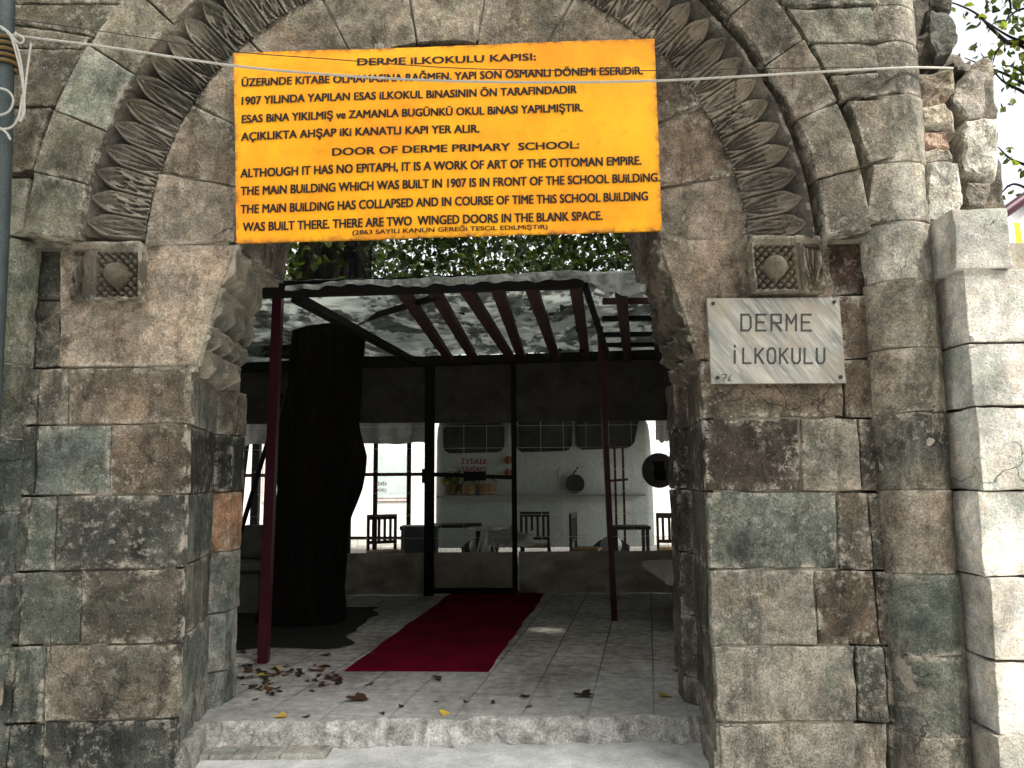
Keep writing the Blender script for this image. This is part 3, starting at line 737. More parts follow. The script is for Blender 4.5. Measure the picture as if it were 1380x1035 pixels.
LINES = [("DERME iLKOKULU KAPISI:", 482, 722, 88.5, 82, .045, .028), ("ÜZERiNDE KiTABE OLMAMASINA RAĞMEN, YAPI SON OSMANLI DÖNEMi ESERiDiR.", 326, 866, 117, 100.5, .049, .036),
         ("1907 YILINDA YAPILAN ESAS iLKOKUL BiNASININ ÖN TARAFINDADIR", 326, 777, 141.5, 127, .049, .036), ("ESAS BiNA YIKILMIŞ ve ZAMANLA BUGÜNKÜ OKUL BiNASI YAPILMIŞTIR.", 326, 785, 166, 151.5, .049, .036),
         ("AÇIKLIKTA AHŞAP iKi KANATLI KAPI YER ALIR.", 325, 646, 189.5, 180, .049, .036), ("DOOR OF DERME PRIMARY  SCHOOL:", 449, 780, 211.5, 201, .045, .03),
         ("ALTHOUGH IT HAS NO EPiTAPH, IT IS A WORK OF ART OF THE OTTOMAN EMPiRE.", 324, 864, 239, 222.5, .052, .037), ("THE MAiN BUiLDiNG WHiCH WAS BUiLT IN 1907 IS IN FRONT OF THE SCHOOL BUiLDiNG.", 324, 889, 263, 245, .052, .037),
         ("THE MAiN BUiLDiNG HAS COLLAPSED AND IN COURSE OF TIME THiS SCHOOL BUiLDiNG", 324, 873, 287.5, 270, .052, .037), ("WAS BUiLT THERE. THERE ARE TWO  WINGED DOORS IN THE BLANK SPACE.", 327, 812, 311.5, 296, .052, .037),
         ("(2863 SAYILI KANUN GEREĞi TESCiL EDiLMiŞTiR)", 475, 738, 316.5, 308.5, .026, .022)]
for body, xa, xb, ya, yb, cap, bold in LINES:
    write(mb, body, P(xa, ya, YS - .003), P(xb, yb, YS - .003), cap, 0, bold)
for i, v in enumerate(mb.v):          # letters follow the slight bow of the sheet
    u = (v[0] - TL.x) / (TR.x - TL.x); w_ = (v[2] - BLc.z) / (TL.z - BLc.z); mb.v[i] = (v[0], v[1] + sbow(u, w_) - .001, v[2])
mb.build('lettering', BLACKP, sgn, fix=False)

# ------------------------------------------------------------------ marble plaque
def marble_mat():
    m, t, b = newmat('veined_marble'); k = N(t); co = k.mapping(k.coords(), (1, 1, 1), (0, rad(-52), 0))
    st = k.mapping(co, (.55, 1, 4.5)); n1 = k.noise(st, 4, 6, .62, .6); n2 = k.noise(st, 11, 5, .6, .4); n3 = k.noise(k.coords(), 60, 4)
    c = k.mix(k.ramp(n1, .36, .62), (.13, .135, .125), (.31, .295, .25))
    c = k.mix(k.math('MULTIPLY', k.ramp(n2, .52, .66), .7), c, (.42, .39, .32))
    c = k.mix(k.math('MULTIPLY', k.ramp(k.noise(k.coords(), 3, 5), .48, .60), .65), c, (.24, .195, .135))
    k.link(c, b.inputs['Base Color']); b.inputs['Roughness'].default_value = .5
    k.link(k.bump(n3, .1, .004), b.inputs['Normal']); return m
MARBLE = marble_mat()
ENGR = simple('engraved_grey', (.045, .050, .046), .8, .6, 40, 0)
RUST = simple('rusty_iron', (.05, .028, .018), .8, .5, 40, .3)
YP = 4.365
pq = thing('name_plaque', 'grey veined marble plaque engraved with the school name, bolted to the right pier', 'plaque', P(1046, 515, YP))
a, b, c, d = [P(x, y, YP) for x, y in ((953, 402), (1131, 401), (1140, 516), (959, 517))]
mb = MB(); mb.grid(lambda u, v: d.lerp(c, u).lerp(a.lerp(b, u), v) + Vector((0, .0, 0)), 8, 8)
i0 = len(mb.v)
bot = [Vector(x) + Vector((0, .034, 0)) for x in (d, c, b, a)]; fr_ = [d, c, b, a]
for k_ in range(4): mb.quad(fr_[k_], fr_[(k_ + 1) % 4], bot[(k_ + 1) % 4], bot[k_])
mb.build('slab', MARBLE, pq)
GL = {'D': [((0, 0), (0, 1)), ((0, 1), (.75, 1)), ((.75, 1), (1, .8)), ((1, .8), (1, .2)), ((1, .2), (.75, 0)), ((.75, 0), (0, 0))], 'E': [((0, 0), (0, 1)), ((0, 1), (1, 1)), ((0, .52), (.8, .52)), ((0, 0), (1, 0))],
      'R': [((0, 0), (0, 1)), ((0, 1), (1, 1)), ((1, 1), (1, .48)), ((1, .48), (0, .48)), ((.4, .48), (1, 0))], 'M': [((0, 0), (0, 1)), ((0, 1), (.5, .45)), ((.5, .45), (1, 1)), ((1, 1), (1, 0))],
      'I': [((.5, 0), (.5, .85)), ((.5, 1.08), (.5, 1.2))], 'L': [((0, 1), (0, 0)), ((0, 0), (1, 0))], 'K': [((0, 0), (0, 1)), ((0, .42), (1, 1)), ((.3, .6), (1, 0))],
      'O': [((.25, 0), (.75, 0)), ((.75, 0), (1, .2)), ((1, .2), (1, .8)), ((1, .8), (.75, 1)), ((.75, 1), (.25, 1)), ((.25, 1), (0, .8)), ((0, .8), (0, .2)), ((0, .2), (.25, 0))],
      'U': [((0, 1), (0, .2)), ((0, .2), (.25, 0)), ((.25, 0), (.75, 0)), ((.75, 0), (1, .2)), ((1, .2), (1, 1))], '7': [((0, 1), (1, 1)), ((1, 1), (.3, 0)), ((.2, .5), (.9, .5))], '4': [((.7, 1), (0, 0)), ((0, 0), (.7, .1))]}
mb = MB(); cnt = 0
def strokes(word, x0, x1, yb, yt, frac, w_):
    global cnt
    n = len(word); pitch = (x1 - x0) / (n - 1 + frac); lw = pitch * frac
    for i, ch in enumerate(word):
        for (ax, ay), (bx, by) in GL[ch]:
            q = [P(x0 + pitch * i + lw * ux, yb + (yt - yb) * uy, YP) for ux, uy in ((ax, ay), (bx, by))]
            dd = (q[1] - q[0]).normalized() * w_ * .35; cnt += 1
            y = -.0012 - .00006 * (cnt % 9)
            mb.bar(q[0] - dd + Vector((0, y, 0)), q[1] + dd + Vector((0, y, 0)), w_, .0016, up=(0, -1, 0))
strokes('DERME', 999, 1093, 445.5, 424, .62, .011); strokes('ILKOKULU', 985, 1111, 489.5, 469.5, .62, .011); strokes('74', 973, 987, 513, 505, .8, .005)
mb.build('engraved_lettering', ENGR, pq)
for x, y in ((961, 409), (1124, 407), (967, 509), (1133, 508)):
    mb = MB(); mb.lathe(P(x, y, YP), [(.011, 0), (.011, .006), (.007, .010)], 10, 'Y'); mb.build('bolt', RUST, pq)

# ------------------------------------------------------------------ pole, rope and wire in front of the wall
POLE = simple('blue_grey_pipe', (.050, .066, .066), .55, .5, 9, .15, metal=.2)
BANDM = simple('brown_wrapping', (.16, .10, .035), .9, .5, 30, .4)
ROPE = simple('pale_rope', (.42, .41, .36), .85, .35, 60, .4)
WIRE = simple('thin_dark_wire', (.03, .025, .02), .6, .2, 20, 0)
YR = 4.10
pl = thing('metal_pipe', 'blue grey metal pipe standing against the left edge of the gateway', 'pipe', G(-30, 1035, -.15))
mb = MB(); mb.tube([P(8, -80, 4.13), P(4, 160, 4.13), P(-2, 330, 4.13), P(-42, 1120, 4.13)], .052, 18); mb.build('pipe_body', POLE, pl, smooth=True)
mb = MB()
for k_ in range(5): mb.tube([P(-12 + 11 * math.cos(t), 0, 1) * 0 + P(6, 62 + k_ * 8, 4.13) + Vector((.062 * math.cos(t), .062 * math.sin(t), .006 * t)) for t in [x * .45 for x in range(15)]], .010, 6)
mb.build('wrapping', BANDM, pl, smooth=True)
def catmull(pts, n=10):
    out = []
    for i in range(len(pts) - 1):
        p0, p1, p2, p3 = pts[max(i - 1, 0)], pts[i], pts[i + 1], pts[min(i + 2, len(pts) - 1)]
        for t in [k / n for k in range(n)]:
            out.append(.5 * ((2 * p1) + (-p0 + p2) * t + (2 * p0 - 5 * p1 + 4 * p2 - p3) * t * t + (-p0 + 3 * p1 - 3 * p2 + p3) * t ** 3))
    out.append(pts[-1]); return out
def pxcurve(l, Y, n=10): return catmull([P(x, y, Y + (dy[0] if dy else 0)) for x, y, *dy in l], n)
mb = MB()
main = pxcurve([(8, 46), (45, 51), (150, 64), (310, 88), (450, 101), (600, 109), (740, 111), (880, 109), (1000, 103), (1140, 95, .1), (1230, 91, .16), (1284, 92, .3)], YR, 14)
mb.tube(main, .0068, 7)
rp = tag(mb.build('rope', ROPE, smooth=True), 'pale rope strung across the gateway from pipe to rubble, knotted at the pipe', 'rope')
mb = MB()
for lp in ([(10, 44), (22, 60), (30, 95), (32, 130), (24, 160), (14, 172), (0, 174)], [(2, 38), (14, 48), (24, 80), (30, 110), (33, 150), (28, 160)], [(42, 58), (38, 85), (34, 120), (30, 158), (26, 160), (30, 128)],
           [(-4, 34), (8, 40), (26, 58), (32, 52), (20, 44)], [(-6, 118), (10, 122), (18, 134), (12, 150), (-4, 156)], [(-4, 170), (8, 178), (14, 188)]):
    mb.tube(pxcurve(lp, 4.06), .006, 6)
mb.build('knot', ROPE, rp, smooth=True)
mb = MB(); mb.tube(pxcurve([(12, 25), (60, 31), (190, 50), (310, 69), (450, 80), (600, 91), (740, 95), (880, 95), (1040, 92), (1200, 90, .15), (1284, 92, .3)], YR + .02, 10), .0028, 5)
tag(mb.build('wire', WIRE, smooth=True), 'thin dark wire strung just above the pale rope over the yellow board', 'wire')

# ------------------------------------------------------------------ courtyard: canopy
def tarp_mat(name, c, tr, stain, sc=2.5):
    m, t, b = newmat(name); k = N(t); co = k.coords()
    n1 = k.noise(k.mapping(co, (1, .4, 1)), sc, 8, .72, .15); n2 = k.noise(co, 7, 6, .7, .4); n3 = k.noise(co, 1.6, 4, .5, .3)
    cc = k.mix(k.math('MULTIPLY', k.ramp(n1, .485, .54), stain), c, [x * .10 for x in c])
    cc = k.mix(k.math('MULTIPLY', k.ramp(n2, .5, .72), .4), cc, [x * .4 for x in c])
    k.link(cc, b.inputs['Base Color']); b.inputs['Roughness'].default_value = .45; b.inputs['Specular IOR Level'].default_value = .3 if tr else .14
    k.link(k.bump(k.math('ADD', n3, k.math('MULTIPLY', n2, .3)), .3, .04), b.inputs['Normal'])
    if tr:
        x = k.n('ShaderNodeBsdfTranslucent'); k.link(cc, x.inputs[0])
        k.link(k.n('ShaderNodeMixShader', i_0=tr, i_1=b.outputs[0], i_2=x.outputs[0]).outputs[0], t.nodes['Material Output'].inputs[0])
    return m
TARP = tarp_mat('translucent_tarpaulin', (.29, .32, .29), .55, .93, 3.0)
TARPE = tarp_mat('half_lit_tarpaulin_edge', (.50, .53, .49), .2, .5, 6.0)  # brighter copy of the tarpaulin, half-lit look put into its colour
TARPD = tarp_mat('dark_tarpaulin', (.062, .057, .049), 0, .3)
can = thing('canopy', 'dark timber canopy roofed with pale stained tarpaulin in the courtyard behind the gateway', 'canopy', (-.5, 8.4, 0))
Y0, Y1 = 6.4, 10.35
fb = [P(346, 396, Y0), P(784, 378, Y0)]
ZC = 3.13
mb = MB()
def tf(u, v):
    x = -4.7 + 8.0 * u; y = Y0 - .12 + (Y1 - Y0 + .3) * v
    z = ZC + .12 + .05 * (u - .5) - .035 * abs(math.sin(u * 37)) * math.sin(v * 3.14) + .03 * nz((x, y, 0), 1.3) + .012 * nz((x, y, 0), 5)
    if v < .06: z -= (1 - v / .06) * (.05 + .05 * abs(nz((x, 0, 0), 3)) + (.16 * max(0, min(1, (u - .68) / .06)) * (1 if u < .97 else .5)))
    if u < .25: z -= .22 * (1 - u / .25)
    return Vector((x, y, z))
mb.grid(tf, 220, 70)
mb.build('tarpaulin', TARP, can, smooth=True)
mb = MB(); mb.bar(fb[0] + Vector((-.5, 0, .02)), fb[1] + Vector((.02, 0, 0)), .10, .13); mb.build('front_beam', WOODDARK, can)
mb = MB(); mb.bar(P(300, 496, Y1), P(940, 476, Y1), .10, .12); mb.build('back_beam', WOODDARK, can)
up_ = [(385, 382), (470, 374), (560, 371), (650, 367), (740, 361), (790, 359), (830, 356), (885, 353)]
lo_ = [(385, 392), (470, 383), (560, 386), (650, 381), (740, 377), (785, 376), (815, 392), (850, 398), (885, 390)]
def pl_(l, x):
    for (a, b), (c, d) in zip(l, l[1:]):
        if x <= c: return b + (d - b) * (x - a) / (c - a)
    return l[-1][1]
mb = MB()
def vf(u, v):
    x = 385 + 500 * u; y = pl_(up_, x) + (pl_(lo_, x) + 3 * nz((x * .03, 0, 0), 1, 3) - pl_(up_, x)) * v
    fo = .03 * math.sin(x * .21 + 2 * nz((x * .02, 0, 0), 1)) * v + .035 * nz((x * .05, v * 2, 0), 1, 7) + .02 * nz((x * .15, v * 3, 0), 1, 9)
    p = P(x, y, Y0 - .14); return Vector((p.x, Y0 - .13 + (.28 * (1 - v / .3) ** 2 if v < .3 else 0) + fo, p.z))
mb.grid(vf, 200, 16); mb.build('tarpaulin_edge', TARPE, can, smooth=True)
for (xa, ya), (xb, yb) in (((540, 404), (607, 482)), ((583, 396), (640, 484)), ((627, 394), (690, 484)), ((670, 391), (704, 484)), ((716, 388), (750, 483)), ((776, 388), (790, 480)), ((836, 386), (846, 478)), ((884, 384), (888, 477))):
    mb = MB(); a = P(xa, ya, Y0); b = P(xb, yb, Y1); a.z = ZC + .01; b.z = ZC + .01; mb.bar(a, b, .105, .07); mb.build('rafter', WOODRED, can)
for k_, (y, yy) in enumerate(((413, 7.2), (437, 8.0), (455, 8.9), (466, 9.6))):
    mb = MB(); a, b = P(812, y, yy), P(930, y - 4, yy); mb.bar(Vector((a.x, yy, ZC + .07)), Vector((b.x, yy, ZC + .07)), .07, .05); mb.build('purlin', WOODRED if k_ == 0 else WOODDARK, can)
mb = MB(); mb.bar(P(400, 402, 6.45), P(560, 488, 10.2), .10, .07); mb.build('diagonal_brace', WOODDARK, can)
mb = MB(); mb.bar(P(590, 400, 6.6), P(455, 440, 8.8), .05); mb.build('diagonal_brace', WOODDARK, can)
mb = MB(); mb.bar(P(788, 384, 6.5), P(820, 482, 8.3), .05); mb.build('diagonal_brace', WOODDARK, can)
pL = G(355, 893); mb = MB(); mb.bar((pL.x, pL.y, 0), P(379, 300, pL.y + .02), .082); mb.build('post', REDPOLE, can)
pR = G(828, 836); mb = MB(); mb.bar((pR.x, pR.y, 0), P(806, 392, pR.y - .02), .062); mb.build('post', REDPOLE, can)

# partition of plastic sheeting behind the canopy
YP2 = 10.5
def clear_mat():
    m, t, b = newmat('clear_gridded_plastic'); k = N(t); co = k.coords()
    def lines(axis, sp, w_):
        s = k.n('ShaderNodeSeparateXYZ', i_0=co).outputs[axis]
        return k.math('LESS_THAN', k.math('ABSOLUTE', k.math('SUBTRACT', k.math('FRACT', k.math('DIVIDE', s, sp)), .5)), w_)
    g = k.math('MAXIMUM', lines(0, .31, .010), lines(2, .30, .010))
    n1 = k.noise(k.mapping(co, (1, 1, .35)), 3.2, 6, .65, 1.5)
    tr = k.n('ShaderNodeBsdfTransparent', i_0=(.93, .94, .92, 1))
    b.inputs['Base Color'].default_value = (.34, .35, .33, 1); b.inputs['Roughness'].default_value = .22
    k.link(k.bump(n1, .6, .06), b.inputs['Normal'])
    k.link(k.mix(g, (.34, .35, .33), (.85, .85, .82)), b.inputs['Base Color'])
    w1 = k.noise(k.mapping(co, (1, 1, .8), (0, .6, 0)), 2.6, 5, .6, 1.2)
    cr = k.math('MULTIPLY', k.ramp(k.math('ABSOLUTE', k.math('SUBTRACT', w1, .5)), 0, .010, 1, 0), k.ramp(k.noise(co, 1.4, 3), .46, .56))  # crumple highlights painted as thin pale crease lines
    f = k.math('ADD', k.math('ADD', k.math('MULTIPLY', g, .45), k.math('MULTIPLY', cr, .32)), k.ramp(n1, .45, .8, .04, .20))
    mx = k.n('ShaderNodeMixShader', i_0=f, i_1=tr.outputs[0], i_2=b.outputs[0])
    k.link(mx.outputs[0], t.nodes['Material Output'].inputs[0]); return m
CLEAR = clear_mat()
par = thing('plastic_partition', 'dark tarpaulin partition with a clear gridded plastic window band under the canopy', 'partition', (-.7, YP2, 0))
def zy(y, Y=YP2): return P(640, y, Y).z
X0, X1 = -4.6, 3.2
DX0, DX1 = P(579, 650, YP2).x, P(693, 650, YP2).x
z_top, z_c1, z_c0 = zy(484), zy(569), zy(744)
def sheet(name, x0, x1, z0, z1, mat, amp, parent, ny=24, Y=YP2, loose=False):
    mb = MB()
    def f(u, v):
        x = x0 + (x1 - x0) * u; z = z0 + (z1 - z0) * v
        a = amp * (1.1 * (.25 - abs(nz((x + .8 * z, 0, z * .6), 1.7, 12))) + .8 * (.2 - abs(nz((x * 1.2 - .9 * z, 0, z), 2.3, 31))) + .6 * nz((x, 0, z), 1.6, 2) + .5 * nz((x + z * .7, 0, z), 4.2, 5) + .3 * nz((x - z, 0, z), 9, 8))
        return Vector((x, Y + a, z))
    mb.grid(f, max(10, int((x1 - x0) * 18)), ny); return mb.build(name, mat, parent, smooth=True)
TARPL = tarp_mat('creased_olive_tarpaulin', (.36, .34, .29), 0, .15)
for (xa, xb) in ((X0, DX0 - .07), (DX1 + .05, X1)):
    sheet('upper_tarpaulin', xa - (.06 if xa > 0 else 0), xb + (.06 if xa < -1 else 0), z_c1, z_top, TARPD, .03, par); sheet('clear_window', xa, xb, z_c0, z_c1, CLEAR, .03, par); sheet('lower_tarpaulin', xa, xb, .01, z_c0, TARPL, .09, par)
for x in (-4.55, -2.35, X1 - .05):
    mb = MB(); mb.bar((x, YP2 + .08, 0), (x, YP2 + .08, z_top), .06); mb.build('post', DARKMETAL, par)
mb = MB(); mb.bar((X0, YP2 + .05, z_top + .02), (X1, YP2 + .05, z_top + .02), .06, .08); mb.build('head_rail', DARKMETAL, par)
for X in (-4.62, 3.22):  # unseen side sheets added to darken the yard and stop sun
    mb = MB(); mb.grid(lambda u, v: Vector((X + .03 * nz((0, u * 6, v * 4), 1), 5.45 + 5.03 * u, .01 + 4.1 * v)), 40, 24); mb.build('added_side_tarpaulin', TARPD, par, smooth=True)
# hinged door in the partition
dr = thing('metal_framed_door', 'dark metal framed door with clear plastic pane and red mirrored lettering in the partition', 'door', (DX0, YP2 - .03, 0))
mb = MB(); mb.bar((DX0, YP2 - .02, 0), (DX0, YP2 - .02, z_top + .02), .13, .08); mb.bar((DX1, YP2 - .02, 0), (DX1, YP2 - .02, z_top + .02), .07, .07)
mb.bar((DX0 + .065, YP2 - .02, z_top - .02), (DX1 - .035, YP2 - .02, z_top - .02), .07); mb.bar((DX0 + .065, YP2 - .02, .06), (DX1 - .035, YP2 - .02, .06), .07)
mb.bar((DX0 + .065, YP2 - .03, zy(639)), (DX1 - .035, YP2 - .03, zy(644)), .06, .055); mb.build('door_frame', DARKMETAL, dr)
sheet('upper_panel', DX0 + .05, DX1, z_c1 - .01, z_top - .05, TARPD, .02, dr, Y=YP2 - .005); sheet('clear_pane', DX0 + .05, DX1, z_c0, z_c1 - .01, CLEAR, .015, dr, Y=YP2 - .005); sheet('lower_panel', DX0 + .05, DX1, .08, z_c0, TARPL, .04, dr, Y=YP2 - .005)
mb = MB(); a = P(625, 646, YP2 - .06); mb.box(a.x, a.x + .30, YP2 - .10, YP2 - .04, a.z - .02, a.z + .10); mb.build('lock_case', DARKMETAL, dr)
mb = MB(); a = P(569, 651, YP2 - .06); mb.box(a.x, a.x + .10, YP2 - .11, YP2 - .06, a.z, a.z + .19); mb.build('latch', DARKMETAL, dr)
MAG = simple('magenta_letters', (.24, .010, .075), .6, .2, 20, 0)
mb = MB()
write(mb, 'SİRİTİ', P(622, 625, YP2 - .03), P(655, 625, YP2 - .03), .06, 0, .03, flip=True); write(mb, 'ÇEKİNİZ', P(622, 635.5, YP2 - .03), P(655, 635.5, YP2 - .03), .06, 0, .03, flip=True)
mb.build('lettering', MAG, dr, fix=False)
mb = MB()
write(mb, 'SİRİTİ', P(503, 654, YP2 - .06), P(521, 654, YP2 - .06), .04, 0, .03, flip=True); write(mb, 'ÇEKİNİZ', P(503, 662.5, YP2 - .06), P(521, 662.5, YP2 - .06), .04, 0, .03, flip=True)
mb.build('lettering', MAG, par, fix=False)
# round metal tray hung on the sheeting
TRAYM = simple('dull_steel', (.12, .11, .11), .4, .5, 6, .1, metal=.3)
tc = P(888, 634, YP2 - .10)
tr_ = thing('round_tray', 'round grey metal tray with a dark centre hung on the plastic partition', 'tray', tc)
mb = MB(); mb.lathe(tc, [(.225, -.02), (.235, .005), (.225, .02), (.205, .012), (.12, .008), (.02, .006)], 36, 'Y'); mb.build('dish', TRAYM, tr_, smooth=True)
mb = MB(); mb.prism([(tc.x + x, tc.z + z) for x, z in ((-.09, .12), (.07, .12), (.06, .05), (.09, -.03), (.08, -.13), (-.05, -.13), (-.08, -.05), (-.06, .05))], tc.y - .03, tc.y - .02); mb.build('centre_plate', DARKMETAL, tr_)
# carpet
def carpet_mat():
    m, t, b = newmat('dark_red_carpet'); k = N(t); co = k.coords()
    n1 = k.noise(co, 260, 3, .7); n2 = k.noise(co, 2.5, 5, .6, .3)
    c = k.mix(k.ramp(n2, .35, .7), (.115, .003, .011), (.065, .002, .008))
    sp = k.ramp(n1, .3, .7, .6, 1.35)
    c = k.mix(1, c, k.n('ShaderNodeCombineColor', i_0=sp, i_1=sp, i_2=sp).outputs[0], 'MULTIPLY')
    k.link(c, b.inputs['Base Color']); b.inputs['Roughness'].default_value = .95; b.inputs['Specular IOR Level'].default_value = .1
    b.inputs['Specular IOR Level'].default_value = .02
    k.link(k.bump(n1, .6, .006), b.inputs['Normal']); return m
q = [G(462, 905), G(657, 906), G(737, 797), G(612, 797)]
mb = MB()
def cf(u, v):
    p = q[0].lerp(q[1], u).lerp(q[3].lerp(q[2], u), v); e = min(u, 1 - u, v * 3, (1 - v) * 3)
    return Vector((p.x + .03 * nz((0, p.y, 0), .9, 4) + .012 * nz((u * 2, p.y, 0), 3), p.y + .02 * nz((p.x, 0, 0), 2, 5), .018 + .012 * nz(p, 2.2) + (0 if e > .001 else -.014)))
mb.grid(cf, 50, 120); tag(mb.build('carpet', carpet_mat(), smooth=True), 'dark red carpet runner on the paving leading to the framed door', 'carpet')

# ------------------------------------------------------------------ trees
def leafcloud(pts, size, cols, name, parent, droop=.35, mat=None):
    n = len(pts); P_ = np.array(pts, dtype=np.float64)
    d = RNG.normal(size=(n, 3)); d[:, 2] -= droop; d /= np.linalg.norm(d, axis=1)[:, None]
    t = RNG.normal(size=(n, 3)); w_ = np.cross(d, t); w_ /= np.linalg.norm(w_, axis=1)[:, None]; nn = np.cross(d, w_)
    s = size * RNG.uniform(.6, 1.35, size=(n, 1))
    a = P_; b = P_ + d * s * .35 + w_ * s * .34 + nn * s * .10; c = P_ + d * s * 1.0 - nn * s * .12; e = P_ + d * s * .35 - w_ * s * .34 + nn * s * .10
    b2 = P_ + d * s * .7 + w_ * s * .22 + nn * s * .05; e2 = P_ + d * s * .7 - w_ * s * .22 + nn * s * .05
    m1 = P_ + d * s * .35; m2 = P_ + d * s * .7
    V = np.stack([a, b, b2, c, e2, e, m1, m2], 1).reshape(-1, 3)
    o = ORG.get(parent.name, Vector((0, 0, 0))) if parent else Vector((0, 0, 0)); V -= np.array(o)
    base = np.array([[0, 1, 6], [0, 6, 5]]); quads = np.array([[1, 2, 7, 6], [6, 7, 4, 5]]); tip = np.array([[2, 3, 7], [7, 3, 4]])
    k8 = (np.arange(n) * 8)[:, None, None]
    faces = [tuple(f) for f in (base[None] + k8).reshape(-1, 3).tolist()] + [tuple(f) for f in (quads[None] + k8).reshape(-1, 4).tolist()] + [tuple(f) for f in (tip[None] + k8).reshape(-1, 3).tolist()]
    me = bpy.data.meshes.new(name); me.from_pydata(V.tolist(), [], faces); me.materials.append(mat or LEAF)
    cc = np.array(cols)[RNG.integers(0, len(cols), n)] * RNG.uniform(.7, 1.3, size=(n, 1))
    col = np.repeat(np.concatenate([cc, np.zeros((n, 1))], 1), 8, axis=0).astype(np.float32)
    at = me.color_attributes.new('Col', 'FLOAT_COLOR', 'POINT'); at.data.foreach_set('color', col.ravel()); me.update()
    ob = bpy.data.objects.new(name, me); COL.objects.link(ob); ORG[ob.name] = o
    if parent: ob.parent = parent
    return ob
def clumps(centres, per, spread):
    out = []
    for c in centres: out.append(np.array(c) + RNG.normal(size=(per, 3)) * spread)
    return np.concatenate(out)
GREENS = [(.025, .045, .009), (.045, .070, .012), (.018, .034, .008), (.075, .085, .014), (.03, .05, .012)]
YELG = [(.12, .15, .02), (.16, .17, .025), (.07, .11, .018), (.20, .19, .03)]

TB = G(412, 838); TY = TB.y
yt = thing('tree', 'big dark trunked tree growing in the courtyard, its crown over the canopy', 'tree', (TB.x, TY, 0))
mb = MB()
prof = [(850, 345, 468), (832, 348, 464), (790, 360, 462), (740, 368, 466), (705, 374, 470), (660, 376, 482), (615, 372, 487), (570, 376, 482), (520, 392, 486), (470, 396, 492), (400, 400, 494), (340, 404, 497), (280, 408, 500), (200, 402, 506)]
def trunk_ring(y, xl, xr, k_):
    a, b = P(xl, y, TY), P(xr, y, TY); c = (a + b) / 2; r = (b - a).length / 2; n = 40; out = []
    for j in range(n):
        t = 2 * math.pi * j / n; rr = r * (1 + .05 * math.sin(t * 7 + y * .02) + .07 * nz((math.cos(t) * 2, math.sin(t) * 2, c.z * 1.5), 1) + .03 * math.sin(t * 17 + c.z * 3))
        out.append(mb.vert((c.x + rr * math.cos(t), c.y + rr * math.sin(t) * .9, c.z)))
    return out
pp = []
for (ya, la, ra), (yb, lb, rb) in zip(prof, prof[1:]):
    for t in (0, .25, .5, .75): pp.append((ya + (yb - ya) * t, la + (lb - la) * t, ra + (rb - ra) * t))
pp.append(prof[-1])
rg = [trunk_ring(y, l, r, 0) for y, l, r in pp]
for a, b in zip(rg, rg[1:]):
    for j in range(40): mb.face([a[j], a[(j + 1) % 40], b[(j + 1) % 40], b[j]])
mb.face(rg[-1])
top = P(454, 200, TY)
for dx, dy, dz, r in ((-1.6, -.2, 1.6, .20), (1.8, .6, 1.4, .22), (.3, 1.8, 1.7, .2), (2.6, 2.6, .6, .14), (.2, -.6, 1.9, .2), (-1.5, 1.9, .8, .15)):
    mb.tube([top - Vector((0, 0, .4)), top + Vector((dx * .35, dy * .35, dz * .45)), top + Vector((dx, dy, dz))], [r, r * .75, r * .25], 10)
mb.build('trunk', BARK, yt, smooth=True)
cs = []
for _ in range(420):
    a = RNG.uniform(0, 2 * math.pi); q_ = math.sqrt(RNG.uniform(0, 1)); x = -.4 + 5.4 * q_ * math.cos(a); y = 10.6 + 4.6 * q_ * math.sin(a)
    lo = 3.75 + .5 * RNG.uniform() + (1.2 if y < 7.0 else 0); hi = 7.4 - 2.2 * q_
    cs.append((x, y, lo + (hi - lo) * RNG.uniform() ** 1.3))
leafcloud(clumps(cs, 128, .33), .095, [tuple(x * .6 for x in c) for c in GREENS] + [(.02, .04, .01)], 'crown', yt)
# leafy tree far left behind the partition, in the sun
t2 = thing('tree', 'bright yellow green tree in the sun behind the left end of the canopy', 'tree', (-5.6, 15.5, 0))
mb = MB(); mb.tube([(-5.6, 15.5, 0), (-5.5, 15.5, 1.6), (-5.3, 15.4, 3.2), (-5.2, 15.3, 4.6)], [.17, .14, .11, .05], 10)
for e in ((-6.3, 15, 4.6), (-4.4, 15.2, 4.4), (-5, 16.2, 5)): mb.tube([(-5.4, 15.45, 2.6), ((-5.4 + e[0]) / 2, (15.45 + e[1]) / 2, 3.8), e], [.08, .05, .02], 7)
mb.build('trunk', BARK, t2, smooth=True)
cs = [(-5.2 + RNG.normal() * 1.1, 15.4 + RNG.normal() * .8, 4.5 + RNG.normal() * .7) for _ in range(110)]
leafcloud(clumps(cs, 55, .26), .13, YELG, 'crown', t2)
